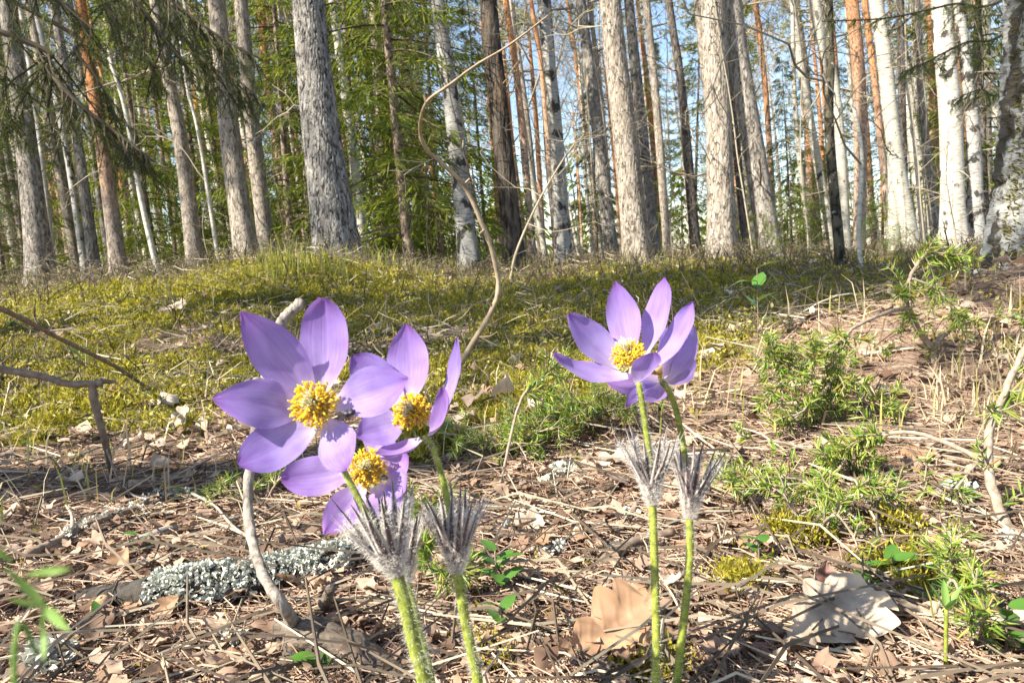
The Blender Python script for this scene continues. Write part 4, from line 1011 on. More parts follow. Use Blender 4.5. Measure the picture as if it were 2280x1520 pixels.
# ------------------------------------------------------------------ bare saplings
def sapling(label, px, py, d, h, r, seed, material='bare', lean=(-.1, 0), nb=9, L=.5, path=None, cat='sapling', name='bare_sapling', z0=.25):
    b = P(px, py, d); b[2] = hgt(b[0], b[1]) - .02
    g = np.random.default_rng(seed)
    t = thing(name, label, cat, b, 'bare saplings and bushes under the trees')
    if path is None:
        p = [np.zeros(3)]; dr = nrm(np.array([lean[0], lean[1], 1.0]))
        for k in range(8):
            dr = nrm(dr + g.normal(0, .07, 3) * [1, 1, .3] + np.array([lean[0], lean[1], 1]) * .06); p.append(p[-1] + dr * h / 8)
        p = np.array(p)
    else:
        p = np.array([P(*q) for q in path]); p = np.concatenate([[b], p]) - b
    pc = curve_pts(p, 24); rad = np.linspace(r, r * .3, 24)
    mb = MB(); v, f = tube(pc, rad, 7, True); mb.add(v, f); link('trunk', mb.mesh('trunk', M[material]), t)
    for k in range(nb):
        i = int(24 * (z0 + (1 - z0) * (k + .5) / nb)); i = min(i, 22); out = []
        a = g.uniform(0, 6.28); dd = nrm(np.array([math.cos(a), math.sin(a) * .8, g.uniform(.0, .8)]))
        branchy(g, pc[i], dd, L * g.uniform(.5, 1.1), rad[i] * .6, 2, out, .45, 3, .12)
        mb = MB()
        for q, rr_ in out:
            v, f = tube(q, rr_, 3, False); mb.add(v, f)
        link('branch', mb.mesh('branch', M[material]), t)
    return t
sapling('white leaning sapling crossing low from the dark dead pine towards the right', 1135, 620, 6, 1, .013, 601, 'bare', nb=9, L=.7, path=[(1150, 560, 6), (1200, 447, 6), (1265, 339, 6), (1300, 300, 6)], z0=.35)
for k, (lab, px, py, d, h, r, mt, L) in enumerate([
    ('pale bare bush below the bright sunlit trunk', 470, 608, 6.5, .7, .006, 'bare', .5),
    ('twiggy bare sapling behind the thick grey pine base on its left', 645, 600, 8, 2.2, .007, 'bare_dark', .7),
    ('bare sapling with yellowish twigs right of the mottled middle birch', 1300, 588, 8, 3.2, .010, 'bare', .9),
    ('bare pale twiggy sapling between the scaly pine and the dark red pine', 1500, 580, 9, 3.2, .009, 'bare', .9),
    ('bare sapling with crooked pale twigs before the dark leaning pine', 1680, 585, 6.5, 2.6, .009, 'bare', .9),
    ('dark slender bare sapling left of the dark dead pine', 1090, 590, 8, 3.0, .012, 'bare_dark', .9),
    ('bare sapling in the gap left of the mossy crooked tree', 1800, 580, 8, 2.8, .009, 'bare', .9),
    ('yellow twigged bare bush right of the leaning white trunk', 2060, 565, 7, 2.4, .008, 'bare', .8),
    ('bare twiggy bush at the foot of the stout grey brown trunk', 110, 640, 7, .6, .005, 'bare', .5),
    ('thin bare sapling between the reddish trunked spruce and the banded birch', 960, 595, 8, 2.6, .007, 'bare_dark', .8),
    ('pale branched sapling behind the orange topped pine', 310, 605, 11, 3.4, .010, 'bare', 1.0),
    ('bare sapling with fine twigs left of the scaly reddish footed pine', 1345, 590, 11, 4.0, .010, 'bare', 1.1),
    ('bare crooked sapling in front of the wide white birch', 2135, 570, 6.5, 1.2, .009, 'bare', .4),
    ('short black dead stem before the wide white birch', 2118, 575, 5.5, .33, .010, 'bare_dark', .1)]):
    sapling(lab, px, py, d, h, r, 620 + k, mt, L=L, nb=3 if h < .5 else 11)
far_sap = []
for k in range(16):                                       # background understorey
    g = np.random.default_rng(660 + k)
    d = g.uniform(13, 24); px = g.uniform(950, 2250) if k % 4 else g.uniform(0, 900)
    t = sapling('thin bare sapling far back among the trunks', px, 580, d, g.uniform(4, 7), .014, 680 + k, 'bare', L=1.8, nb=9, z0=.2)
    t['group'] = 'bare saplings far back among the trunks'; far_sap.append((t, 'thin bare sapling', px))

place_labels(far_sap)
# ------------------------------------------------------------------ dead wood in the clearing
def stick(label, name, cat, paths, material, parts=('stem',), k=8, rough=.08, origin=None, seed=0, group=None, n=40):
    """paths: list of (points in world, r0, r1)"""
    p0 = np.asarray(paths[0][0][0]); o = p0 if origin is None else origin
    if len(paths) == 1 and len(parts) == 1:
        v, f = tube(curve_pts(paths[0][0], n), np.linspace(paths[0][1], paths[0][2], n), k, True, rough=rough, seed=seed)
        mb = MB(); mb.add(v - o, f); ob_ = link(name, mb.mesh(name, M[material]), loc=tuple(o)); return tag(ob_, label, cat, group)
    t = thing(name, label, cat, o, group)
    for q, (p, a, b) in enumerate(paths):
        v, f = tube(curve_pts(p, n), np.linspace(a, b, n), k, True, rough=rough, seed=seed + q)
        mb = MB(); mb.add(v - o, f); link(parts[min(q, len(parts) - 1)], mb.mesh(parts[min(q, len(parts) - 1)], M[material]), t)
    return t

vp = [(985, 870, 1.46), (1015, 825, 1.45), (1060, 752, 1.44), (1098, 685, 1.43), (1110, 635, 1.42), (1096, 560, 1.40), (1070, 490, 1.38), (1032, 412, 1.36), (985, 365, 1.33), (948, 330, 1.30),
      (935, 282, 1.26), (950, 228, 1.22), (1000, 190, 1.18), (1060, 145, 1.12), (1115, 113, 1.06), (1165, 78, 1.0), (1220, 35, .95)]
vpts = [P(*q) for q in vp]; vpts[0][2] = hgt(vpts[0][0], vpts[0][1]) - .01
stick('tall bare dry stem bending in an S above the left flowers', 'wild_sapling', 'sapling', [(vpts, .0066, .0009), ([P(950, 228, 1.22), P(944, 212, 1.22)], .003, .0022), ([P(1098, 685, 1.43), P(1085, 668, 1.42)], .003, .0016), ([P(1032, 412, 1.36), P(1046, 398, 1.35)], .0026, .0014), ([P(1062, 750, 1.44), P(1090, 748, 1.42), P(1108, 738, 1.42)], .0016, .0008), ([P(1080, 510, 1.385), P(1068, 520, 1.38)], .0026, .0014)], 'vine', ('stem', 'bud_stub'), n=90, rough=.09)

gl = lambda px, py, lift=0: G(px, py, lift)
a0 = gl(252, 1062, -.004)
stick('broken brown twig lying level on the left, its crooked leg bent to the ground', 'broken_twig', 'twig',
      [([P(-40, 815, .86), P(95, 838, .87), P(150, 854, .88), P(228, 853, .89)], .0042, .0046), ([P(203, 850, .885), P(213, 905, .89), P(234, 985, .91), a0], .0050, .0038),
       ([P(238, 1000, .91), P(252, 1040, .9), gl(276, 1106)], .0016, .001), ([P(222, 848, .89), P(258, 850, .9)], .0035, .002)], 'twig', ('stem', 'leg', 'side_twig', 'splinter'), origin=a0)
b0 = gl(330, 866, 0)
stick('long thin brown twig slanting down from the left edge to the moss', 'leaning_twig', 'twig', [([P(-40, 668, 1.0), P(60, 715, 1.1), P(130, 752, 1.2), P(250, 812, 1.4), b0], .0040, .0036)], 'twig', origin=b0)

# bleached dead stem behind the left flower, rising from a weathered root
ds0 = gl(668, 1392, -.005)
stick('bleached dead stem curving up behind the left flower from a weathered root', 'dead_sapling', 'dead sapling',
      [([ds0, P(628, 1345, .47), P(585, 1275, .50), P(562, 1200, .53), P(551, 1110, .55), P(560, 1010, .57), P(572, 920, .58), P(574, 842, .59)], .0038, .0035),
       ([P(574, 880, .585), P(605, 845, .60), P(600, 836, .60)], .0034, .004), ([P(585, 868, .59), P(620, 730, .64), P(672, 672, .66)], .0042, .005)],
      'stick', ('stem', 'stub', 'side_stem'), k=10, rough=.12, origin=ds0, seed=3)
rt0 = gl(760, 1470, 0)
stick('weathered cracked root at the bottom edge left of the flower stems', 'weathered_root', 'root',
      [([gl(560, 1445, -.012), gl(650, 1425, .004), gl(760, 1462, .006), gl(900, 1540, -.004)], .009, .015), ([gl(680, 1400, 0), gl(720, 1370, .006), P(735, 1310, .5)], .006, .003),
       ([gl(690, 1430, .004), gl(600, 1520, -.006)], .011, .008)], 'root', ('body', 'snag', 'fork'), k=18, rough=.10, origin=rt0, seed=8)

# branch on the ground covered with lichen
lg = [gl(180, 1345, .002), gl(310, 1345, .006), gl(430, 1334, .008), gl(580, 1312, .008), gl(700, 1286, .007), gl(800, 1262, .005)]
lo = lg[2].copy()
lt = thing('lichen_log', 'short dark fallen branch crusted with pale grey leafy lichen at the lower left', 'fallen branch', lo)
lp = curve_pts(lg, 60); v, f = tube(lp, np.interp(np.linspace(0, 1, 60), [0, .25, .7, 1], [.009, .0125, .0125, .010]), 18, True, rough=.06, seed=4)
mb = MB(); mb.add(v - lo, f); link('body', mb.mesh('body', M['log']), lt)
e0 = P(237, 1362, .455); e1 = P(252, 1358, .47)
v, f = tube(curve_pts([gl(232, 1356, .005), gl(222, 1372, .005)], 6), .0062, 12, True); mb = MB(); mb.add(v - lo, f); link('broken_end', mb.mesh('broken_end', M['cutwood']), lt)

def lichen_lobes(c, no, n, g, size):
    """forked curled ribbons, a few quads each"""
    mb = MB()
    for k in range(n):
        i = g.integers(0, len(c)); p = c[i]; d = nrm(no[i] * g.uniform(.5, 1.1) + g.normal(0, .6, 3)); s = nrm(np.cross(d, g.normal(0, 1, 3)))
        w = size * g.uniform(.08, .17); L = size * g.uniform(.45, 1.3); cu = nrm(np.cross(s, d)) * g.uniform(-.5, .5) * L
        a, b, m_ = p, p + d * L, p + d * L * .5 + cu * .3
        t1 = b + s * L * .40 + cu; t2 = b - s * L * .40 + cu * .6; t3 = b + d * L * .15 + cu
        V = np.array([a - s * w * .6, a + s * w * .6, m_ + s * w, m_ - s * w, b + s * w * 1.2, b - s * w * 1.2, t1 + d * w, t1 - d * w, t2 + d * w, t2 - d * w, t3 + s * w, t3 - s * w])
        mb.add(V, [np.array([[0, 1, 2, 3], [3, 2, 4, 5], [4, 6, 7, 2][:4], [5, 3, 9, 8], [5, 4, 10, 11]])])
    return mb
g = np.random.default_rng(71)
def tube_surface(path, rad, n, g, top=.0, lo_=.05, hi=1.0):
    p = curve_pts(path, 80); t, nn, bb = frames(p); u = g.uniform(lo_, hi, n); i = (u * 79).astype(int)
    up = np.array([0, 0, 1.0]); sd = nrm(np.cross(t[i], up)); a = g.uniform(-1.9, 1.9, n)
    no = sd * np.sin(a)[:, None] + nrm(np.cross(sd, t[i])) * np.cos(a)[:, None]
    no[:, 2] = np.abs(no[:, 2]) * np.where(np.abs(a) < 1.57, 1, -1)
    return p[i] + no * rad, no
c, no = tube_surface(lg, .0122, 3000, g, lo_=.28, hi=.98)
keep = sn(c[:, 0] * 1, c[:, 1] + c[:, 2], sines(9, 8, .012, .035)) > -.45
mbl = lichen_lobes((c - lo)[keep], no[keep], 2300, g, .0058)
tag(link('lichen', mbl.mesh('lichen', M['lichen'], False), lt), kind='stuff')

def lichen_clump(label, px, py, r, n, size, seed):
    g = np.random.default_rng(seed); o = gl(px, py)
    a = g.uniform(0, 6.28, n); q = np.sqrt(g.uniform(0, 1, n)) * r
    c = np.stack([q * np.cos(a), q * np.sin(a), .5 * np.sqrt(np.maximum(0, r * r - q * q))], 1); no = nrm(c + [0, 0, .3 * r])
    tag(link('lichen_clump', lichen_lobes(c, no, n, g, size).mesh('lichen_clump', M['lichen'], False), loc=tuple(o)), label, 'lichen', 'lichen tufts on the ground')
lichen_clump('bushy pale grey lichen tuft at the bottom left corner', 102, 1490, .012, 130, .010, 1)
lichen_clump('grey lichen tuft behind the weathered root in the bottom left', 520, 1440, .008, 60, .007, 2)
lichen_clump('grey lichen cushion before the juniper sprigs in the middle', 1255, 1072, .018, 110, .010, 3)
lichen_clump('white lichen crust right of the left flowers low in the litter', 1225, 1235, .009, 36, .007, 4)
lichen_clump('white lichen crust beside the bark piece left of the right flower stems', 1380, 1240, .010, 36, .007, 5)
lichen_clump('pale lichen tuft behind the right flower stems', 1395, 1160, .008, 26, .007, 6)
lichen_clump('pale lichen tuft at the right edge below the juniper stem', 2262, 1215, .010, 40, .008, 7)
lichen_clump('small grey lichen tuft right of the juniper arch', 2135, 1110, .012, 70, .009, 8)
lichen_clump('white lichen crust close right of the left pair of bracts', 1130, 1195, .010, 36, .007, 9)

# named twigs on the ground
def gpath(pp, lift=.004): return [gl(x, y, lift) for x, y in pp]
tw = thing('lichen_twig', 'grey twig with pale lichen rising across the litter behind the lichen covered branch', 'twig', gl(260, 1190))
o = gl(260, 1190); mb = MB()
main = gpath([(60, 1262), (140, 1225), (200, 1190), (300, 1152), (360, 1118), (430, 1122)], .009)
v, f = tube(curve_pts(main, 40), np.linspace(.0042, .0022, 40), 8, True, rough=.12, seed=2); mb.add(v - o, f); link('stem', mb.mesh('stem', M['twig']), tw)
for pp, r in (([(430, 1122), (480, 1150), (520, 1200), (565, 1228)], .0018), ([(165, 1205), (163, 1172), (150, 1150)], .0022), ([(310, 1150), (330, 1170)], .0018), ([(330, 1135), (300, 1125), (276, 1102)], .0013)):
    v, f = tube(curve_pts(gpath(pp, .012), 16), np.linspace(r, r * .6, 16), 6, True, rough=.1, seed=5); mb = MB(); mb.add(v - o, f); link('side_twig', mb.mesh('side_twig', M['twig_grey']), tw)
c, no = tube_surface(main, .0042, 600, g, lo_=.2); tag(link('lichen', lichen_lobes(c - o, no, 170, g, .0045).mesh('lichen', M['lichen'], False), tw), kind='stuff')
for lab, pp, r, mt in [
    ('long brown arching twig in the litter left of the right hand flower stems', [(1424, 1128), (1402, 1170), (1375, 1208), (1330, 1240), (1281, 1268), (1160, 1332)], .0020, 'twig'),
    ('brown twig running down to the right in the litter towards the tan oak leaf', [(1111, 1174), (1206, 1242), (1281, 1291), (1375, 1330), (1500, 1384)], .0021, 'twig'),
    ('smooth grey brown twig leading into the litter below the lichen twig', [(395, 1190), (340, 1210), (300, 1225), (260, 1250)], .0045, 'twig_grey'),
    ('thin dark twig crossing before the lichen covered branch', [(380, 1520), (440, 1430), (480, 1366), (560, 1370), (640, 1372)], .0016, 'twig'),
    ('thin crooked twig behind the left pair of bracts', [(700, 1335), (790, 1320), (850, 1352), (950, 1372), (1030, 1390)], .0022, 'twig'),
    ('brown arched twig between the left flower stems and the lingonberry sprig', [(1060, 1370), (1130, 1340), (1200, 1336), (1330, 1338)], .0018, 'twig'),
    ('straight pale twig low before the left flower stems', [(940, 1440), (1060, 1442), (1180, 1440), (1262, 1452)], .0015, 'twig_grey'),
    ('forked grey twig left of the pale oak leaf', [(1560, 1290), (1640, 1330), (1700, 1342), (1772, 1302), (1860, 1296)], .0023, 'twig_grey'),
    ('bleached twig leaning over the pale oak leaf', [(1750, 1265), (1770, 1225), (1795, 1190), (1805, 1150)], .0014, 'twig_grey'),
    ('long dim twig across the bottom left corner', [(0, 1520), (60, 1450), (120, 1400), (180, 1340)], .0022, 'twig'),
    ('thin pale twig stretching left of the juniper sprigs', [(985, 985), (1050, 965), (1110, 955), (1165, 940)], .0028, 'twig_pale'),
    ('second pale twig below the first near the second flower stem', [(990, 975), (1060, 985), (1120, 1000)], .0022, 'twig_pale'),
    ('brown twig pointing right towards the juniper sprigs', [(1010, 1090), (1060, 1062), (1120, 1045)], .003, 'twig'),
    ('grey crooked twig through the moss on the left', [(20, 832), (180, 846), (330, 850), (520, 838)], .0028, 'twig_grey'),
    ('long straight pale straw twig across the upper left moss', [(300, 822), (390, 812), (500, 810)], .0026, 'twig_grey'),
    ('dark twig along the edge of the shade on the left', [(40, 968), (150, 968), (260, 982)], .0025, 'twig'),
    ('grey fallen twig in the mid shade right of the right flowers', [(1560, 960), (1640, 930), (1700, 905)], .003, 'twig'),
    ('pale thin twig in the shade before the mound', [(1740, 720), (1800, 690), (1860, 660)], .005, 'twig_grey'),
    ('pale twigs crossing at the foot of the mound', [(1920, 800), (1990, 790), (2040, 785)], .0025, 'twig_pale'),
    ('long dark twig in the far shade', [(1640, 660), (1760, 640), (1880, 650)], .006, 'twig'),
    ('dark crooked twig before the grey banded birch shade', [(960, 640), (1040, 630), (1120, 655)], .006, 'twig'),
    ('bark strip lying beside the right flower stems', [(1345, 1272), (1420, 1235), (1500, 1215)], .0062, 'twig')]:
    stick(lab, 'fallen_twig', 'twig', [(gpath(pp, r * 1.2 + .003), r, r * .55)], mt, seed=int(pp[0][0]), group='twigs lying in the litter', k=6, n=20, origin=gl(*pp[1]))

# ------------------------------------------------------------------ small leafy plants
def leaf_grid(L, Wd, nu=10, nv=7, lobes=0, depth=.3, fold=.15, curl=.2, droop=.0, seed=0, tip=.1, wav=.04):
    """flat leaf along +x, with outline, midrib fold, curl and waviness"""
    g = np.random.default_rng(seed); u = np.linspace(0, 1, nu); v = np.linspace(-1, 1, nv)
    U, Vv = np.meshgrid(u, v, indexing='ij')
    if lobes:
        base = np.interp(u, [0, .12, .3, .55, .75, .9, 1], [.10, .26, .50, .84, 1.0, .80, .34])
        ph = u * lobes * 2 * math.pi
        lf = lambda s: base * (1 - depth * (1 - np.abs(np.sin(ph / 2 * (1 + .12 * np.sin(u * 3 + s * 9)) + s)) ** .8) * g.uniform(.7, 1.2)) * (1 + .03 * np.interp(u, np.linspace(0, 1, 16), g.standard_normal(16)))
        wl, wr = lf(g.uniform(-.4, .4)), lf(g.uniform(-.4, .4))
    else:
        base = np.sin(np.pi * u ** .85) ** .75 * .98 + .03; base[-1] = tip * .3
        wl = base * (1 + .04 * g.standard_normal(nu)); wr = base * (1 + .04 * g.standard_normal(nu))
    w = np.where(Vv < 0, wl[:, None], wr[:, None]) * Wd * .5
    x = U * L; y = Vv * w
    z0 = 0
    if lobes:                                              # midrib and side veins stand proud
        z0 = L * (.012 * np.exp(-(Vv / .06) ** 2) + .006 * np.exp(-(((U - np.abs(Vv) * .18) * lobes * 2.0 + .35) % 1.0 - .5) ** 2 / .008) * (np.abs(Vv) > .04))
        cr_ = sum(np.sin(a_ * U + b_ * Vv + c_) / k_ for a_, b_, c_, k_ in zip(g.uniform(-16, 16, 8), g.uniform(-7, 7, 8), g.uniform(0, 6, 8), [1, 1, 1.5, 1.5, 2, 2, 2, 2])); z0 = z0 + L * .007 * cr_ + L * .022 * np.interp(U + Vv * .3, np.linspace(-.4, 1.4, 14), g.standard_normal(14)) * np.abs(Vv)
    z = z0 + fold * np.abs(Vv) * w + curl * L * (U - .4) ** 2 - droop * L * U ** 2
    z = z + wav * L * np.sin(U * 9 + g.uniform(0, 6)) * np.abs(Vv) ** 2 * np.sign(Vv) + wav * .6 * L * np.sin(U * 17 + Vv * 4 + g.uniform(0, 6)) * np.abs(Vv)
    V = np.stack([x, y, z], -1).reshape(-1, 3)
    i = np.arange(nu - 1)[:, None] * nv; j = np.arange(nv - 1)[None]
    q = np.stack([i + j, i + nv + j, i + nv + j + 1, i + j + 1], -1).reshape(-1, 4)
    return V, [q]

SHINY = []
for k in range(4):
    v, f = leaf_grid(.020, .011, 8, 5, fold=.12, curl=-.18, seed=k, tip=.6, wav=.01); SHINY.append(make_mesh('leaf', v, f, M['shiny_leaf']))
def sprig(label, px, py, h, leaves, seed, sc=1.0, lean=(0, 0), group='glossy green sprigs in the litter'):
    o = gl(px, py); g = np.random.default_rng(seed)
    t = thing('lingonberry_sprig', label, 'plant', o, group)
    p = curve_pts([np.zeros(3), np.array([lean[0] * .4, lean[1] * .4, h * .5]), np.array([lean[0], lean[1], h])], 12)
    v, f = tube(p, np.linspace(.0009, .0006, 12), 5, True); mb = MB(); mb.add(v, f); link('stem', mb.mesh('stem', M['twig']), t)
    for k in range(leaves):
        u = .35 + .65 * k / max(1, leaves - 1); c = p[int(u * 11)]
        a = k * 2.4 + g.uniform(-.4, .4)
        link('leaf', SHINY[k % 4], t, loc=tuple(c), rot=(g.uniform(-.3, .3), g.uniform(-.75, .1), a), scale=(sc * g.uniform(.8, 1.15),) * 3)
sprig('glossy green lingonberry sprig right of the second flower stem', 1108, 1330, .035, 7, 1)
sprig('low glossy green sprig below the second flower bracts', 1118, 1420, .022, 5, 2, .8)
sprig('small glossy sprig in the needles right of the right flowers', 1690, 1255, .02, 5, 3, .8)
sprig('fresh green sprig at the right edge beside the big leaves', 2240, 1475, .034, 6, 4, 1.1)
sprig('dark glossy sprig above the pale oak leaf', 1912, 1330, .014, 5, 5, 1.0)
sprig('glossy green sprig near the bottom centre left', 705, 1505, .012, 5, 6, .9)
sprig('tiny green sprig by the broken end of the lichen covered branch', 222, 1402, .016, 3, 7, .6)
sprig('tiny green sprig in the litter above the lichen covered branch', 312, 1240, .02, 5, 8, .7)
sprig('small green sprig behind the bleached dead stem', 415, 1122, .014, 5, 9, 1.0)
sprig('glossy sprig in the moss below the slanting twig', 180, 830, .05, 6, 10, 1.6)
sprig('tall thin green sprig in the shade behind the juniper', 1688, 760, .12, 6, 11, 2.0)
sprig('green sprig in the needles right of the pale oak leaf', 2090, 1365, .018, 5, 12, 1.0)
sprig('glossy sprig in the moss on the far left', 35, 750, .05, 6, 13, 2.0)
sprig('green sprig just behind the pale oak leaf tip', 1985, 1290, .016, 6, 14, 1.1)

# young hairy shoot at the lower right
o = gl(2105, 1500); t = thing('young_shoot', 'young hairy shoot with three narrow leaves right of the pale oak leaf', 'plant', o)
p = np.stack([np.zeros(10), np.zeros(10), np.linspace(0, .037, 10)], 1); v, f = tube(p, .0011, 6, True); mb = MB(); mb.add(v, f); link('stem', mb.mesh('stem', M['stem']), t)
NARROW = make_mesh('leaf', *leaf_grid(.017, .0042, 7, 5, fold=.4, curl=.1, tip=.1, wav=.01), M['blur_leaf'])
for a, ti in ((2.6, -1.0), (.2, -.9), (1.4, -1.25), (4.6, -.8)): link('leaf', NARROW, t, loc=(0, 0, .036), rot=(0, ti, a))
# out of focus leaves close to the lens
o = np.array([-.066, .07, float(hgt(-.066, .07))]); t = thing('blurred_plant', 'blurred green leaves very near the lens at the lower left', 'plant', o)
stem = [o, P(40, 1800, .078), P(90, 1450, .078), P(98, 1330, .078)]
v, f = tube(curve_pts(stem, 20) - o, np.linspace(.00035, .0002, 20), 6, True); mb = MB(); mb.add(v, f); link('stem', mb.mesh('stem', M['blur_leaf']), t)
for k, (a, b, w) in enumerate([((98, 1345), (10, 1255), 26), ((95, 1350), (160, 1402), 30), ((60, 1278), (168, 1262), 18), ((30, 1250), (-30, 1205), 22), ((96, 1350), (20, 1330), 16), ((97, 1400), (100, 1470), 16)]):
    A, B = P(*a, .078), P(*b, .076); L = np.linalg.norm(B - A); v, f = leaf_grid(L, w * .9 / F * .078, 8, 5, fold=.2, curl=.15, seed=k, wav=.01)
    x = nrm(B - A); y = nrm(np.cross(-f_, x)); z = np.cross(x, y)
    me = make_mesh('leaf', v @ np.stack([x, y, z]) + (A - o), f, M['blur_leaf']); link('leaf', me, t)

# ------------------------------------------------------------------ juniper
def needles_on(mb, p, g, nl, step, nw, m=0, spread=.95):
    ll = np.linalg.norm(np.diff(p, axis=0), axis=1); cum = np.concatenate([[0], np.cumsum(ll)])
    n = max(4, int(cum[-1] / step)); s = np.repeat(g.uniform(.05, 1, n) * cum[-1], 3); n3 = n * 3
    c = np.stack([np.interp(s, cum, p[:, k]) for k in range(3)], 1)
    td = nrm(np.stack([np.interp(s, cum, np.gradient(p[:, k])) for k in range(3)], 1))
    rd = g.normal(0, 1, (n3, 3)); rd = nrm(rd - td * (rd * td).sum(1, keepdims=True))
    D = nrm(td * .6 + rd * spread); ln = g.uniform(.65, 1.15, n3)[:, None] * nl
    s_ = nrm(np.cross(D, g.normal(0, 1, (n3, 3)))) * nw * .5; b_ = nrm(np.cross(D, s_)) * nw * .35
    V = np.stack([c - s_ * .6, c + s_ * .6, c + D * ln * .5 + s_, c + D * ln, c + D * ln * .5 - s_, c + D * ln * .5 + b_], 1).reshape(-1, 3)
    o_ = (np.arange(n3) * 6)[:, None]
    mb.add(V, [np.concatenate([o_ + np.array([[0, 1, 5]]), o_ + np.array([[1, 2, 5]]), o_ + np.array([[2, 3, 5]]), o_ + np.array([[3, 4, 5]]), o_ + np.array([[4, 0, 5]])])], m)

def juniper(label, origin, limbs, name='juniper_bush', seed=1, nl=.016, group=None, nw=.0019):
    """limbs: list of (path, r0, r1, n shoots, shoot length, from u, sideways/hanging bias)"""
    t = thing(name, label, 'juniper', origin, group); g = np.random.default_rng(seed)
    for path, ra, rb, ns, sl_, ulo, bias in limbs:
        p = curve_pts(path, 30); rad = np.linspace(ra, rb, 30)
        v, f = tube(p + g.normal(0, ra * .12, p.shape), rad, 7, True, rough=.06, seed=seed); mb = MB(); mb.add(v - origin, f)
        nb_ = MB(); tt = nrm(np.gradient(p, axis=0))
        for k in range(ns):
            u = ulo + (1 - ulo) * g.uniform(0, 1); i = min(28, int(u * 29))
            d = nrm(tt[i] * .5 + g.normal(0, .6, 3) + np.asarray(bias)); q = [p[i]]
            for z in range(5):
                d = nrm(d + g.normal(0, .14, 3) + np.asarray(bias) * .12); q.append(q[-1] + d * sl_ * g.uniform(.6, 1.1) / 5)
            q = np.array(q); v, f = tube(q, np.linspace(.0009, .0005, 6), 4, False); mb.add(v - origin, f)
            needles_on(nb_, q - origin, g, nl, .0032, nw)
        ob_ = link('branch', mb.mesh('branch', M['juniper_wood']), t)
        if ns: tag(link('needles', nb_.mesh('needles', M['juniper'], False), ob_), kind='stuff')
    return t

jb = gl(2098, 930, -.004)
juniper('juniper with a forked pale stem and hanging green sprays before the mossy birch mound', jb, [
    ([jb, P(2090, 870, .98), P(2083, 810, .98), P(2077, 780, .98)], .0056, .0046, 5, .03, .2, (0, 0, .1)),
    ([P(2077, 780, .98), P(2045, 734, .97), P(2020, 686, .96), P(2016, 653, .96), P(2031, 607, .95), P(2060, 569, .94), P(2109, 550, .93)], .0044, .0014, 20, .05, .12, (.1, -.1, -.5)),
    ([P(2019, 686, .96), P(1987, 691, .94), P(1944, 708, .92), P(1900, 731, .90), P(1880, 754, .89), P(1856, 800, .88), P(1850, 870, .87)], .0030, .0011, 24, .055, .55, (-.1, 0, -.6)),
    ([P(1880, 754, .89), P(1820, 790, .87), P(1780, 820, .86), P(1700, 880, .85)], .0022, .0008, 16, .05, .2, (-.1, 0, -.15)),
    ([P(1780, 820, .86), P(1740, 805, .86), P(1722, 790, .86)], .0014, .0008, 14, .035, .1, (-.2, 0, .5)),
    ([P(1850, 850, .87), P(1810, 900, .85), P(1760, 930, .83)], .0014, .0008, 10, .045, .1, (-.2, 0, -.1)),
    ([P(1854, 824, .87), P(1900, 870, .86), P(1940, 900, .86), P(1990, 905, .86)], .0014, .0008, 14, .04, .1, (.2, 0, -.1)),
    ([P(2031, 620, .95), P(2080, 640, .94), P(2120, 680, .93), P(2130, 720, .93)], .0016, .0008, 10, .03, .3, (.1, 0, -.5)),
    ([P(2077, 780, .98), P(2103, 743, .98), P(2147, 717, .97), P(2204, 704, .96), P(2300, 708, .95)], .0042, .0026, 3, .03, .3, (0, 0, .1)),
    ([P(2103, 790, .98), P(2160, 788, .97), P(2240, 792, .96), P(2300, 800, .95)], .0022, .0012, 3, .03, .3, (0, 0, -.1))], seed=11)
j2 = gl(2300, 1290, -.004)
juniper('juniper stem with a long bare arching branch at the right edge', j2, [
    ([j2, P(2262, 1215, .60), P(2231, 1144, .62), P(2200, 1045, .64), P(2204, 956, .66), P(2230, 890, .67), P(2262, 820, .68), P(2300, 740, .69)], .0052, .0026, 8, .03, .3, (0, 0, 0)),
    ([P(2205, 1035, .64), P(2160, 1010, .66), P(2117, 990, .67), P(2037, 963, .70), P(1956, 970, .72), P(1900, 995, .73), P(1849, 1013, .74), P(1735, 983, .76), P(1680, 985, .77)], .0026, .0010, 22, .035, .45, (-.2, 0, 0)),
    ([P(1900, 995, .73), P(1870, 1040, .72), P(1840, 1090, .70), P(1800, 1130, .69)], .0016, .0009, 12, .035, .2, (-.1, 0, -.2)),
    ([P(2185, 1020, .65), P(2150, 1060, .66), P(2125, 1090, .66)], .0014, .0008, 3, .02, .3, (0, 0, -.2))], seed=12)
def low_juniper(label, px, py, spread, n, seed, h=.04):
    o = gl(px, py); g = np.random.default_rng(seed); limbs = []
    for k in range(n):
        a = g.uniform(0, 6.28); e = spread * g.uniform(.5, 1.1); q = [o, o + [math.cos(a) * e * .5, math.sin(a) * e * .4, h * g.uniform(.4, .9)], o + [math.cos(a) * e, math.sin(a) * e * .7, h * g.uniform(.2, 1.1)]]
        limbs.append((q, .0014, .0007, 8, spread * .35, .25, (0, 0, .12)))
    juniper(label, o, limbs, 'juniper_sprig', seed, .013, 'low juniper sprigs in the litter', .0014)
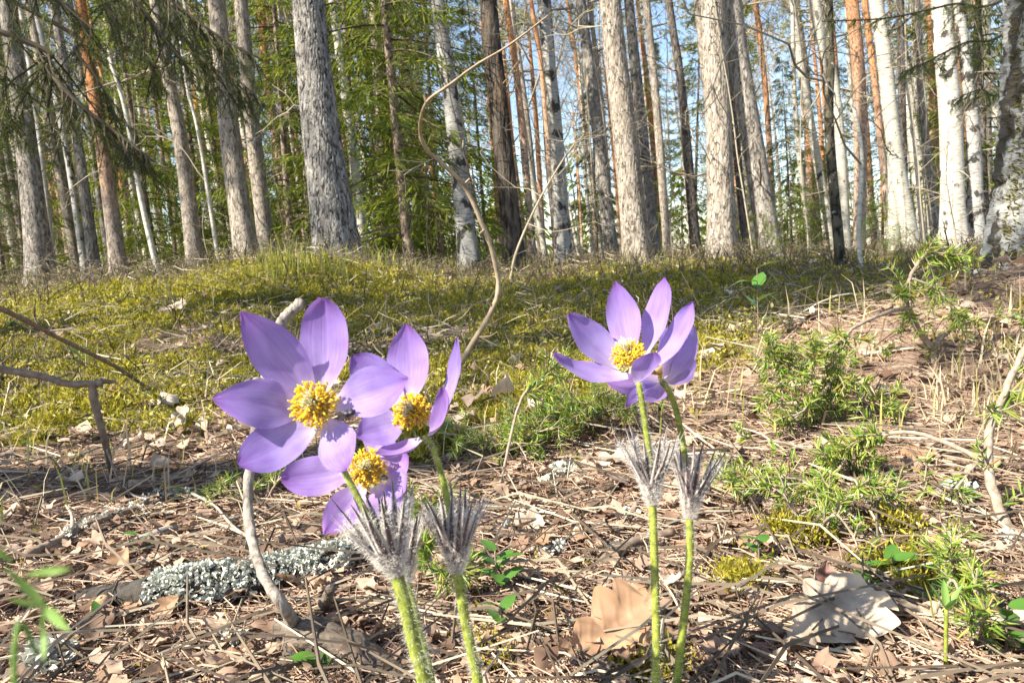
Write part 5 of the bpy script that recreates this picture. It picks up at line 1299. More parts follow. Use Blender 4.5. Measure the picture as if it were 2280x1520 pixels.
for k, a in enumerate([('low juniper sprig in the needles just right of the left flowers', 1130, 1010, .11, 6), ('low juniper sprig left of the right hand bracts', 1290, 960, .12, 7), ('low juniper sprig under the right hand flower heads', 1360, 940, .10, 5),
                       ('low juniper spray on the ground right of the right flowers', 1690, 1130, .06, 3), ('low juniper spray among needles before the arching branch', 1890, 1160, .07, 4),
                       ('low juniper spray above the pale oak leaf', 1800, 1210, .06, 4), ('low juniper spray right of the pale oak leaf', 2120, 1330, .05, 3), ('low juniper spray in the bottom right corner', 2170, 1440, .04, 3),
                       ('low juniper spray beside the left bracts', 960, 1180, .05, 4), ('low juniper spray by the dead stem', 590, 1120, .06, 4), ('low juniper spray left of the right bracts further off', 1200, 1000, .1, 6),
                       ('low juniper spray right of the second flower stem', 985, 1350, .035, 4)]):
    low_juniper(*a, seed=30 + k)
for k, (lab, pp) in enumerate([('upright dry brown shoot behind the juniper sprigs', [(1105, 950, .80), (1160, 890, .82), (1215, 840, .84), (1243, 805, .85)])]):
    p = [P(*q) for q in pp]; p[0][2] = hgt(p[0][0], p[0][1])
    juniper(lab, p[0], [(p, .0017, .0010, 12, .035, .35, (.3, 0, -.2))], 'dry_shoot', 60)
# ------------------------------------------------------------------ dead leaves, twigs and needles of the forest floor
LEAVES = []
for k in range(12):
    g = np.random.default_rng(800 + k)
    if k < 4: v, f = leaf_grid(.045, .030, 25, 9, lobes=4, depth=.35, fold=g.uniform(-.2, .4), curl=g.uniform(-.5, .7), seed=k, wav=.06)
    else: v, f = leaf_grid(.028, .021, 14, 9, fold=g.uniform(-.3, .7), curl=g.uniform(-.8, 1.1), seed=k, wav=.07)
    LEAVES.append(make_mesh('dead_leaf', v, f, M['leaf_dead']))
# individuals: the nearest ones, big enough to tell apart
n = 0; g = np.random.default_rng(81)
while n < 270:
    r = math.exp(g.uniform(math.log(.34), math.log(1.5))); a = g.uniform(-R(44), R(44)); x, y = r * math.sin(a), r * math.cos(a)
    if mossy(np.array([x]), np.array([y]))[0] > .55 and g.uniform() < .75: continue
    z = float(hgt(x, y)) + g.uniform(.002, .008)
    k_ = g.integers(0, 12)
    o = link('dead_leaf', LEAVES[k_], loc=(x, y, z), rot=(g.uniform(-.35, .35) + (math.pi if g.uniform() < .35 else 0), g.uniform(-.35, .35), g.uniform(0, 6.28)), scale=(g.uniform(.4, .95),) * 3)
    w_ = 'lobed' if k_ < 4 else 'oval'; tag(o, 'small %s brown dead leaf lying in the needle litter' % w_, 'leaf', 'small %s dead leaves in the needle litter' % w_); n += 1

def big_leaf(label, px, py, length, yaw, tilt, roll, mt, seed, sc=1.0, lobes=4, curl=.3, lift=.004, wid=.62, fold=.25):
    v, f = leaf_grid(length, length * wid, 100, 25, lobes=lobes, depth=.40, fold=fold, curl=curl, seed=seed, wav=.045)
    me = make_mesh('oak_leaf', v - np.array([length * .5, 0, 0]), f, M[mt])
    o = gl(px, py, lift); ob_ = link('oak_leaf', me, loc=tuple(o), rot=(roll, tilt, yaw)); return tag(ob_, label, 'leaf', 'large dead oak leaves')
big_leaf('large tan dead oak leaf raised behind the right flower stems', 1340, 1468, .085, .5, -.22, .52, 'oak_tan', 1, lift=.013, curl=.25)
big_leaf('large pale grey and cream oak leaf lying in the lower right', 1850, 1425, .085, .55, -.08, .26, 'oak_pale', 5, lift=.014, curl=.18, wid=.75, fold=.1)
big_leaf('reddish brown dead leaf below the pale oak leaf', 1760, 1505, .05, 2.4, .1, .25, 'oak_red', 3, lift=.006)
big_leaf('curled brown leaf standing behind the pale oak leaf', 1838, 1338, .026, 1.3, -.6, .2, 'oak_red', 4, lift=.012, lobes=0, curl=.9, fold=.7)
big_leaf('long pale dead leaf right of the pale oak leaf', 2110, 1390, .06, -.2, .1, .5, 'oak_pale', 6, lift=.006, wid=.5)
big_leaf('bright pale dead leaf behind the right hand bracts', 1340, 1045, .06, .2, 0, .25, 'oak_pale', 7, lift=.008)
big_leaf('white sunlit dead leaf right of the left bracts', 1150, 1200, .05, .3, .0, .5, 'oak_pale', 8, lift=.008)
big_leaf('pale curled dead leaf on the moss behind the left flower', 392, 965, .06, .6, -.5, .6, 'oak_pale', 9, lift=.016, curl=.8)
big_leaf('sunlit dead leaf on the moss right of the second flower', 1048, 893, .09, -.3, .1, .3, 'oak_tan', 10, lift=.012)
big_leaf('round brown leaf behind the lichen covered branch', 265, 1280, .03, 1.2, -.6, .3, 'oak_tan', 11, lift=.01, lobes=0)
big_leaf('orange brown leaf in the bottom left litter', 142, 1465, .035, .4, 0, .4, 'oak_tan', 12, lift=.006, lobes=0)
big_leaf('brown upright leaf under the lichen covered branch', 372, 1375, .024, .3, -.5, .9, 'oak_tan', 13, lift=.008, lobes=0)
big_leaf('orange lit dead leaf on the slope under the arching juniper branch', 2045, 1028, .04, .2, 0, .4, 'oak_tan', 14, lift=.008, lobes=0)
big_leaf('small rust leaf left of the dead stem foot in the bottom litter', 520, 1495, .03, .1, 0, .3, 'oak_tan', 15, lift=.006, lobes=0)
big_leaf('far bright dead leaf on the moss left of the slanting twig', 385, 707, .11, .2, -.2, .5, 'oak_pale', 16, lift=.03)

# litter too small to pick apart
g = np.random.default_rng(82)
def merged(name, meshes, pos, sc, material, tilt=.5, label=None, cat=None, flip=True):
    mb = MB(); n = len(pos); pick = g.integers(0, len(meshes), n)
    for k, (v, f) in enumerate(meshes):
        m_ = pick == k; c = int(m_.sum())
        if c: merge_copies(mb, v, f, xforms(pos[m_], g.uniform(0, 6.28, c), g.normal(0, tilt, c), g.normal(0, tilt, c) + (np.where(g.uniform(0, 1, c) < .3, math.pi, 0) if flip else 0), sc[m_]))
    o = link(name, mb.mesh(name, M[material])); return tag(o, label, cat, kind='stuff')
def scrap(k):
    v, f = leaf_grid(.017, .013, 5, 4, fold=g.uniform(-.3, .4), curl=g.uniform(-.5, .7), seed=k, wav=.10); return v + g.normal(0, .0011, v.shape), f
scr = [scrap(k) for k in range(8)]
x, y, r = fan(9500, .33, 9.0); keep = (mossy(x, y) < .45) | (g.uniform(0, 1, len(x)) < .22 + .2 * (r > 1)); x, y, r = x[keep], y[keep], r[keep]
pos = np.stack([x, y, hgt(x, y) + g.uniform(.002, .010, len(x))], 1)
merged('leaf_scraps', scr, pos, g.uniform(.3, 1.1, len(x)) * (1 + .28 * r), 'leaf_scraps', .3, 'scraps of dead leaves in the litter', 'litter')

def needle_stuff(name, n, rlo, rhi, ln, wd, material, label, moss_keep, lift=.006, pitch=.16, amax=R(52)):
    x, y, r = fan(n, rlo, rhi, amax); keep = (mossy(x, y) < .42) | (g.uniform(0, 1, n) < moss_keep); x, y, r = x[keep], y[keep], r[keep]; n = len(x)
    z = hgt(x, y) + g.uniform(.0, lift, n) * (1 + .3 * r)
    a = g.uniform(0, 6.28, n); p = g.normal(0, pitch, n); L = g.uniform(*ln, n) * (1 + .12 * r); w = (g.uniform(.7, 1.3, n) * wd * (1 + .55 * r))[:, None]
    d = np.stack([np.cos(a) * np.cos(p), np.sin(a) * np.cos(p), np.sin(p)], 1); s = np.stack([-np.sin(a), np.cos(a), 0 * a], 1); up = np.cross(d, s) * -1
    up = np.where(up[:, 2:3] < 0, -up, up)
    c = np.stack([x, y, z], 1); bend = s * (g.normal(0, .12, n) * L)[:, None] + up * (g.normal(.02, .05, n) * L)[:, None]
    A, B, C_ = c - d * (L / 2)[:, None], c + bend, c + d * (L / 2)[:, None]
    ring = lambda q, k: [q + s * w * k, q - s * w * k, q + up * w * k * 1.3]
    V = np.stack(ring(A, .6) + ring(B, 1) + ring(C_, .5), 1).reshape(-1, 3); o_ = (np.arange(n) * 9)[:, None]
    T = []
    for b_ in (0, 3):
        for i_, j_ in ((0, 1), (1, 2), (2, 0)): T.append(o_ + np.array([[b_ + i_, b_ + j_, b_ + 3 + j_, b_ + 3 + i_]]))
    mb = MB(); mb.add(V, [np.concatenate(T)]); tag(link(name, mb.mesh(name, M[material], False)), label, 'litter', kind='stuff')
needle_stuff('pine_needle_litter', 36000, .32, 5.0, (.025, .06), .00036, 'needles', 'fallen brown pine needles covering the ground', .18)
needle_stuff('small_twig_litter', 1300, .33, 7.0, (.05, .16), .0008, 'bare', 'small dry twiglets strewn over the ground', .5, .012, .14)
needle_stuff('dark_twig_litter', 1300, .33, 7.0, (.06, .2), .0009, 'bare_dark', 'small dark twiglets strewn over the ground', .5, .014, .14)

needle_stuff('dry_stems', 2200, 1.6, 11.0, (.03, .09), .0007, 'bare', 'dry upright stalks and twigs in the moss', .8, .05, .6)
needle_stuff('dark_stems', 3000, 1.6, 11.0, (.05, .14), .0007, 'bare_dark', 'dark wiry stalks of low shrubs in the moss', .9, .06, .7)
# pale dead leaves lodged in the moss
x, y, r = fan(650, 1.0, 9.0)
merged('leaves_in_moss', [leaf_grid(.05, .036, 8, 6, fold=g.uniform(-.4, .8), curl=g.uniform(-.8, 1), seed=k, wav=.1) for k in range(6)], np.stack([x, y, hgt(x, y) + .012 + .004 * r], 1), g.uniform(.35, .9, len(x)) * (1 + .10 * r), 'pale_leaves', .2, 'pale dead leaves caught in the moss', 'litter')
# moss: feathery shoots
x, y, r = fan(105000, .33, 7.0); mk = mossy(x, y); keep = g.uniform(0, 1, len(x)) < np.clip((mk - .34) * 3.2, .012, 1); x, y, r, mk = x[keep], y[keep], r[keep], mk[keep]
n = len(x); c = np.stack([x, y, hgt(x, y) + .012 * np.clip(mk, 0, 1) * (1 + sn(x, y, T_moss2)).clip(0)], 1)
ln = g.uniform(.0028, .007, n) * (.55 + .95 * r)
K = 8
cc = np.repeat(c, K, 0); LN = np.repeat(ln, K) * g.uniform(.6, 1.1, n * K)
v, f = shoot_cloud(cc + g.normal(0, .003, cc.shape) * (1 + np.repeat(r, K)[:, None] * .4), np.array([[0, 0, 1.0]]) + g.normal(0, .5, cc.shape), LN, LN * .15, g)
mb = MB(); mb.add(v, f); tag(link('moss', mb.mesh('moss', M['moss'], False)), 'yellow green feather moss carpet', 'moss', kind='stuff')

# small low leaves over the farther ground and bilberry shoots before the trunks
def plant_mesh(seed, h, nlv, lf, spread):
    g2 = np.random.default_rng(seed); mb = MB(); lv = leaf_grid(1, .5, 3, 3, fold=.25, curl=-.2, seed=seed, wav=0)
    lv = (lv[0], [np.array([[0, 3, 4, 1], [1, 4, 5, 2], [3, 6, 7, 4], [4, 7, 8, 5]])])
    for s in range(3):
        a = g2.uniform(0, 6.28); tp = np.array([math.cos(a) * spread, math.sin(a) * spread, h * g2.uniform(.7, 1.1)]); p = curve_pts([np.zeros(3), tp * [.3, .3, .5], tp], 3)
        v, f = tube(p, np.linspace(h * .012, h * .007, 3), 3, False); mb.add(v, f, 1)
        k = nlv; u = g2.uniform(.25, 1, k); c = np.stack([np.interp(u, np.linspace(0, 1, 3), p[:, d]) for d in range(3)], 1)
        M4 = xforms(c, g2.uniform(0, 6.28, k), g2.uniform(-.9, .2, k), g2.normal(0, .4, k), np.full(k, lf) * g2.uniform(.6, 1.2, k))
        merge_copies(mb, lv[0], lv[1], M4, 0)
    return mb
def plants(name, n, rlo, rhi, h, nlv, lf, spread, label, cat, mats, seed, prob=None, scl=(.6, 1.2), grow=.0):
    vs = [plant_mesh(seed + k, h, nlv, lf, spread) for k in range(4)]
    x, y, r = fan(n, rlo, rhi)
    if prob is not None:
        kp = g.uniform(0, 1, len(x)) < prob(x, y, r); x, y, r = x[kp], y[kp], r[kp]
    out = MB(); pick = g.integers(0, 4, len(x)); pos = np.stack([x, y, hgt(x, y)], 1); sc = g.uniform(*scl, len(x)) * (1 + grow * r)
    for k in range(4):
        m_ = pick == k
        X4 = xforms(pos[m_], g.uniform(0, 6.28, m_.sum()), g.normal(0, .12, m_.sum()), g.normal(0, .12, m_.sum()), sc[m_])
        V = np.concatenate(vs[k].V)
        for mi in (0, 1):
            Fs = [f for f, q in zip(vs[k].F, vs[k].M) if q == mi]
            k4 = {}
            for f in Fs: k4.setdefault(f.shape[1], []).append(f)
            Fs = [np.concatenate(a) for a in k4.values()]
            used = np.unique(np.concatenate([f.ravel() for f in Fs])); remap = np.zeros(len(V), int); remap[used] = np.arange(len(used))
            merge_copies(out, V[used], [remap[f] for f in Fs], X4, mi)
    tag(link(name, out.mesh(name, [M[q] for q in mats], False)), label, cat, kind='stuff')
plants('bilberry_undergrowth', 3600, 4.0, 13, .15, 6, .016, .06, 'low bilberry shoots with small yellow green leaves before the trunks', 'undergrowth', ('bilberry', 'bare_dark'), 900,
       prob=lambda x, y, r: np.clip((r - 3.8) / 2.0, .05, 1), scl=(.6, 1.25))
plants('ground_cover', 3000, 1.15, 7.0, .045, 4, .010, .03, 'small low leafy shoots over the moss', 'undergrowth', ('bilberry', 'bare_dark'), 910,
       prob=lambda x, y, r: np.clip(mossy(x, y) * 1.2, .1, 1), scl=(.6, 1.3), grow=.10)

def grass(name, n, where, ln, wd, material, label, spread=.5):
    pos = where; n = len(pos); a = g.uniform(0, 6.28, n); b = g.uniform(.1, spread, n); L = ln * g.uniform(.5, 1.15, n)
    h = np.stack([np.cos(a), np.sin(a), 0 * a], 1); s = np.stack([-np.sin(a), np.cos(a), 0 * a], 1) * (wd * g.uniform(.6, 1.2, n))[:, None]
    up = np.array([0, 0, 1.0]); p1 = pos + (up * .5 + h * (b * .35)[:, None]) * L[:, None]; p2 = pos + (up * (.88 - .3 * b)[:, None] + h * b[:, None]) * L[:, None]
    V = np.stack([pos - s, pos + s, p1 - s * .8, p1 + s * .8, p2], 1).reshape(-1, 3); o_ = (np.arange(n) * 5)[:, None]
    mb = MB(); mb.add(V, [o_ + np.array([[0, 1, 3, 2]])]); mb.add(np.zeros((0, 3)), []) if False else None
    mb.F.append(o_ + np.array([[2, 3, 4]])); mb.M.append(0)
    tag(link(name, mb.mesh(name, M[material], False)), label, 'grass', kind='stuff')
def tufts(spots, per, sp):
    out = []
    for px, py in spots:
        q = gl(px, py); out.append(q + g.normal(0, 1, (per, 3)) * [sp, sp, 0])
    p = np.concatenate(out); p[:, 2] = hgt(p[:, 0], p[:, 1]); return p
grass('grass_tuft', 0, tufts([(640, 612), (690, 606), (660, 615), (890, 608), (1000, 600), (860, 604), (1190, 600), (1380, 602), (2010, 590), (1480, 598)], 40, .12), .22, .0035, 'grass', 'fresh green grass blades before the trunks')
x, y, r = fan(1100, .9, 8); grass('fine_grass', 0, np.stack([x, y, hgt(x, y)], 1), .07, .0012, 'grass', 'fine thin grass blades in the moss')
x, y, r = fan(1500, .9, 8); grass('dry_grass', 0, np.stack([x, y, hgt(x, y)], 1), .10, .0013, 'straw', 'dry straw coloured blades in the moss', .9)
grass('slope_grass', 0, tufts([(2200, 860), (2240, 840), (2255, 900), (2220, 940), (2265, 980), (2240, 730)], 60, .045), .055, .0009, 'straw', 'dry pale grass on the sandy slope', 1.1)
grass('litter_grass', 0, tufts([(165, 1045), (185, 1050), (1285, 1040), (620, 1090), (600, 1075), (1960, 1110), (2070, 1160), (2130, 1400), (2000, 1250), (60, 1000)], 9, .008), .035, .0011, 'grass', 'short green blades in the litter')

# ------------------------------------------------------------------ pasque flowers
PROF_X = np.array([0, .06, .15, .28, .42, .58, .72, .84, .92, .97, 1.0])
PROF = {'point': np.array([.26, .36, .58, .84, .99, .97, .80, .55, .33, .17, .02]), 'blunt': np.array([.26, .36, .56, .80, .96, 1.0, .92, .74, .53, .33, .06])}
def petal(base, tip, width, face, bulge=.12, recurve=.0, cup=.25, prof='point', wav=.02, seed=0, twist=0.0):
    g2 = np.random.default_rng(seed); a = tip - base; L = np.linalg.norm(a); x = a / L
    s = nrm(np.cross(x, face)); n_ = nrm(np.cross(s, x)); NU, NV = 26, 13
    if np.dot(n_, face) < 0: n_ = -n_
    u = np.linspace(0, 1, NU); v = np.linspace(-1, 1, NV); U, Vv = np.meshgrid(u, v, indexing='ij')
    w = np.interp(u, PROF_X, PROF[prof]); w = np.convolve(np.pad(w, 1, 'edge'), [.25, .5, .25], 'valid'); w = w * width * .485
    asym = 1 + .06 * g2.standard_normal() * np.sin(np.pi * u)
    c = base + a * u[:, None] - n_ * (bulge * L * 4 * u * (1 - u))[:, None] - n_ * (recurve * L * np.clip(u - .6, 0, 1) ** 2 * 4)[:, None]
    ph = g2.uniform(0, 6.28, 4); aw = np.abs(Vv)
    side = Vv * w[:, None] * np.where(Vv > 0, asym[:, None], 1)
    up = cup * w[:, None] * Vv ** 2 * (1 - .5 * U) + wav * L * (np.sin(7 * U + ph[0]) * aw ** 2 * np.sign(Vv) + .6 * np.sin(13 * U + ph[1] + Vv * 2) * aw ** 2 + .35 * np.sin(3.2 * Vv + ph[2]) * U) - .05 * w[:, None] * np.exp(-(Vv / .18) ** 2)
    # jagged rim at the tip
    lift = .012 * L * np.sin(9 * Vv + ph[3]) * np.clip(U - .9, 0, 1) * 10
    tw_ = (twist + g2.normal(0, .16)) * U
    Q = c[:, None] + s * (side * np.cos(tw_) - up * np.sin(tw_))[..., None] + n_ * (up * np.cos(tw_) + side * np.sin(tw_))[..., None] + x * lift[..., None]
    i = np.arange(NU - 1)[:, None] * NV; j = np.arange(NV - 1)[None]
    q = np.stack([i + j, i + NV + j, i + NV + j + 1, i + j + 1], -1).reshape(-1, 4)
    return Q.reshape(-1, 3), [q], np.stack([U, Vv * .5 + .5], -1).reshape(-1, 2)

def hair_on(mb, pts, rad, n, ln, g, up=.35, w=.00013):
    p = curve_pts(pts, 60); t, a, b = frames(p); i = g.integers(0, 60, n); th = g.uniform(0, 6.283, n)
    rd = a[i] * np.cos(th)[:, None] + b[i] * np.sin(th)[:, None]; rr_ = np.interp(i / 59, np.linspace(0, 1, len(np.atleast_1d(rad))), np.atleast_1d(rad))
    c = p[i] + rd * rr_[:, None] * .95; d = nrm(rd + t[i] * up + g.normal(0, .28, (n, 3))); L = (ln * g.uniform(.5, 1.15, n))[:, None]
    s = nrm(np.cross(d, g.normal(0, 1, (n, 3)))) * w
    m_ = c + d * L * .55; e = c + nrm(d + g.normal(0, .25, (n, 3))) * L
    V = np.stack([c - s, c + s, m_ + s * .8, m_ - s * .8, e], 1).reshape(-1, 3); o_ = (np.arange(n) * 5)[:, None]
    k0 = mb.n; mb.add(V, [o_ + np.array([[0, 1, 2, 3]])]); mb.F.append(o_ + k0 + np.array([[3, 2, 4]])); mb.M.append(0)

def flower(label, center, face, petals, stamR, peduncle, inv_base, inv_top, inv_R, stem, r_ped, r_stem, seed, nbr=20, stamens=True):
    """center, face: where the stamens sit and where the bloom looks; petals: (base,tip,width,kw); the rest are world points"""
    g = np.random.default_rng(seed); foot = stem[-1].copy()
    t = thing('pasque_flower', label, 'flower', foot, 'violet pasque flowers')
    L = lambda v: np.asarray(v) - foot
    for k, (b, tp, w, kw) in enumerate(petals):
        v, f, uv = petal(b, tp, w, kw.pop('face', face), seed=seed * 20 + k, **kw)
        mb = MB(); mb.add(L(v), f, 0, uv); pt_ = link('petal', mb.mesh('petal', M['petal'], True, uv=True), t)
        Qg = v.reshape(26, 13, 3); nh = 60; ii = g.integers(2, 26, nh); sd_ = g.integers(0, 2, nh) * 12
        e_ = Qg[ii, sd_]; out_ = nrm(e_ - Qg[ii, 6] + 1e-9); d_ = nrm(out_ * .8 + nrm(face) * -.5 + g.normal(0, .35, (nh, 3))); ln_ = g.uniform(.0004, .0009, nh)[:, None]; s_ = nrm(np.cross(d_, g.normal(0, 1, (nh, 3)))) * .00003
        hb = MB(); hb.add(L(np.stack([e_ - s_, e_ + s_, e_ + d_ * ln_], 1).reshape(-1, 3)), [(np.arange(nh) * 3)[:, None] + np.array([[0, 1, 2]])])
        tag(link('hairs', hb.mesh('hairs', M['hair'], False), pt_), kind='stuff')
    f1 = nrm(face); sx = nrm(np.cross(f1, [0.1, 0, 1.0])); sy = np.cross(sx, f1)
    if stamens:
        n = 260; ph = np.sqrt(g.uniform(.03, 1, n)) * 1.28; th = g.uniform(0, 6.283, n)
        d = f1 * np.cos(ph)[:, None] + (sx * np.cos(th)[:, None] + sy * np.sin(th)[:, None]) * np.sin(ph)[:, None]
        rr_ = stamR * g.uniform(.62, 1.05, n) * (1 - .12 * (ph < .5)); fm, am = MB(), MB()
        oct_ = nrm(np.array([[1, 0, 0], [0, 1, 0], [-1, 0, 0], [0, -1, 0]]) * 1.0)
        for k in range(n):
            p0 = center - f1 * .002 + d[k] * .0012; p2 = center + d[k] * rr_[k]; p1 = (p0 + p2) / 2 + f1 * .0012 + g.normal(0, .0006, 3)
            v, f = tube(curve_pts([p0, p1, p2], 5), .00026, 3, False); fm.add(L(v), f)
            ad = nrm(d[k] + g.normal(0, .7, 3)); v, f = tube(p2 + ad * np.linspace(-.0011, .0011, 5)[:, None], [.0002, .00038, .00044, .00038, .0002], 5, True); am.add(L(v), f)
        st = link('stamens', fm.mesh('stamens', M['filament']), t); tag(st, kind='stuff')
        tag(link('anthers', am.mesh('anthers', M['anther']), st), kind='stuff')
        dm = MB(); v, f = tube(center - f1 * .0015 + f1 * np.linspace(-.001, stamR * .62, 7)[:, None], np.array([.2, .42, .5, .5, .44, .3, .05]) * stamR, 12, True); dm.add(L(v), f)  # pale dome added to fill the dark gaps between the filaments
        link('stamen_filler', dm.mesh('stamen_filler', M['filament']), t)
        pm = MB()
        for k in range(34):
            d_ = nrm(f1 + g.normal(0, .11, 3)); q = center + g.normal(0, .0009, 3)
            v, f = tube(curve_pts([q, q + d_ * stamR * .7, q + d_ * stamR * 1.25 + g.normal(0, .0005, 3)], 5), np.linspace(.00044, .00022, 5), 4, True); pm.add(L(v), f)
        link('pistil', pm.mesh('pistil', M['pistil']), t)
    # peduncle and stem
    v, f = tube(curve_pts(peduncle, 30), np.linspace(r_ped * .85, r_ped, 30), 10, True); mb = MB(); mb.add(L(v), f); pd = link('peduncle', mb.mesh('peduncle', M['stem']), t)
    hb = MB(); hair_on(hb, [L(q) for q in peduncle], r_ped, 500, .0016, g, .5, .00005); tag(link('hairs', hb.mesh('hairs', M['hair'], False), pd), kind='stuff')
    v, f = tube(curve_pts(stem, 40), np.linspace(r_stem * .92, r_stem, 40), 12, True); mb = MB(); mb.add(L(v), f); so_ = link('stem', mb.mesh('stem', M['stem']), t)
    hb = MB(); hair_on(hb, [L(q) for q in stem], r_stem, 1500, .0026, g, .1, .00004); tag(link('hairs', hb.mesh('hairs', M['hair'], False), so_), kind='stuff')
    # involucre: a hairy cup split into narrow bracts
    ax = inv_top - inv_base; Hh = np.linalg.norm(ax); ax = ax / Hh; e1 = nrm(np.cross(ax, [0, 1.0, 0.1])); e2 = np.cross(ax, e1)
    cupp = [inv_base + ax * Hh * z for z in (-.04, .05, .15, .25, .33)]; cr_ = np.array([r_stem, r_stem * 1.15, r_stem * 1.5, r_stem * 1.85, r_stem * 2.1])
    v, f = tube(curve_pts(cupp, 16), np.interp(np.linspace(0, 1, 16), np.linspace(0, 1, 5), cr_), 14, False); mb = MB(); mb.add(L(v), f); cu = link('involucre', mb.mesh('involucre', M['cup']), t)
    hb = MB(); hair_on(hb, [L(q) for q in cupp], cr_, 900, .0036, g, .6, .00007); tag(link('hairs', hb.mesh('hairs', M['hair'], False), cu), kind='stuff')
    for k in range(nbr):
        th = 2 * math.pi * (k + g.uniform(-.3, .3)) / nbr; o_ = e1 * math.cos(th) + e2 * math.sin(th); hh = Hh * g.uniform(.98, 1.18); R_ = inv_R * (g.uniform(.95, 1.25) if k % 4 else g.uniform(.45, .7))
        p = [inv_base + ax * Hh * .12 + o_ * r_stem * 1.2, inv_base + ax * Hh * .32 + o_ * (r_stem * 2.0), inv_base + ax * hh * .65 + o_ * (r_stem * 2.0 + (R_ - r_stem * 2.0) * .5) + g.normal(0, .0003, 3),
             inv_base + ax * hh + o_ * R_ + g.normal(0, .0007, 3)]
        pc = curve_pts(p, 14); w = np.interp(np.linspace(0, 1, 14), [0, .3, .6, 1], [.0018, .0026, .0017, .0002])
        tt = nrm(np.gradient(pc, axis=0)); sd = nrm(np.cross(tt, o_[None] + ax * .01)); on = nrm(np.cross(sd, tt)); w = w[:, None]
        V = np.stack([pc - sd * w + on * w * .10, pc - sd * w * .5 + on * w * .30, pc + on * w * .38, pc + sd * w * .5 + on * w * .30, pc + sd * w + on * w * .10, pc + on * w * .12], 1).reshape(-1, 3); i = np.arange(13)[:, None] * 6; j = np.arange(6)[None]
        q = np.stack([i + j, i + (j + 1) % 6, i + 6 + (j + 1) % 6, i + 6 + j], -1).reshape(-1, 4); uvx = np.tile(np.array([0, .25, .5, .75, 1, .5]), 14)
        mb = MB(); mb.add(L(V), [q], 0, np.stack([uvx, np.repeat(np.linspace(0, 1, 14), 6)], 1)); mesh_ = mb.mesh('bract', M['bract_stripe'], True, uv=True); br = link('bract', mesh_, t)
        hb = MB(); hair_on(hb, [L(z) + o_ * .0004 for z in p[:3]] + [L(p[2] * .5 + p[3] * .5)], .0009, 200, .0032, g, .6, .00007); tag(link('hairs', hb.mesh('hairs', M['hair'], False), br), kind='stuff')
    return t

def px_petals(lst, d):
    """(base px, tip px, tip depth offset, width px, options)"""
    return [(P(bx, by, d + bd), P(tx, ty, d + td), w / F * d, dict(kw)) for bx, by, bd, tx, ty, td, w, kw in lst]
def toground(p, d=None):
    q = np.array(p, float); q[2] = hgt(q[0], q[1]) - .004; return q

back = -f_
# 1: the open bloom nearest the viewer on the left
d1 = .29; face1 = nrm(-f_ + r_ * -.10 + u_ * .30)
pt1 = px_petals([(695, 885, .006, 538, 694, -.010, 118, dict(bulge=.05, cup=.18, wav=.015)), (718, 872, .006, 720, 664, .002, 118, dict(bulge=.06, cup=.25, prof='blunt', wav=.02)),
                 (748, 900, .004, 906, 842, -.004, 122, dict(bulge=.06, cup=.2, recurve=.05)), (726, 938, .002, 772, 1036, -.016, 100, dict(bulge=.10, cup=.2, prof='blunt', recurve=.08)),
                 (700, 948, .003, 532, 1034, -.014, 108, dict(bulge=.04, cup=.15, prof='blunt')), (672, 915, .005, 478, 884, -.013, 112, dict(bulge=-.05, cup=.2, recurve=.12))], d1)
flower('widest open violet pasque flower facing the viewer at the left with a fly on it', P(706, 903, d1 + .001), face1, pt1, .0100,
       [P(742, 985, d1 + .004), P(765, 1045, d1), P(800, 1112, d1), P(843, 1190, d1), P(872, 1262, d1)], P(882, 1275, d1), P(832, 1118, d1), .0165,
       [P(882, 1275, d1), P(905, 1360, d1), P(926, 1450, d1), P(948, 1545, d1), toground(P(985, 1720, d1))], .0014, .0029, 1, 22)
# 3: the low bloom behind it
d3 = .35; face3 = nrm(-f_ + u_ * .35 + r_ * .05)
pt3 = px_petals([(790, 1045, .006, 626, 1066, .000, 96, dict(bulge=.05, cup=.2, prof='blunt', wav=.02)), (808, 1080, .004, 722, 1188, -.012, 86, dict(bulge=.08, cup=.25)), (850, 1045, .006, 908, 1012, .004, 90, dict(bulge=.10, cup=.3)),
                 (826, 1010, .008, 862, 952, .006, 96, dict(bulge=.08, cup=.3, prof='blunt')), (838, 1080, .003, 868, 1150, -.014, 84, dict(bulge=.12, cup=.3, prof='blunt')), (862, 1070, .003, 905, 1085, -.008, 80, dict(bulge=.14, cup=.35))], d3)
flower('lowest violet pasque flower tucked below and behind the two left ones', P(818, 1043, d3 + .001), face3, pt3, .0098,
       [P(830, 1075, d3 + .006), P(850, 1130, d3 + .004), P(880, 1200, d3), P(900, 1275, d3 - .015)], P(905, 1290, d3 - .02), P(880, 1150, d3 - .02), .0145,
       [P(905, 1290, d3 - .02), P(930, 1400, d3 - .022), P(962, 1540, d3 - .025), toground(P(990, 1690, d3 - .03))], .0013, .0023, 3, 16)
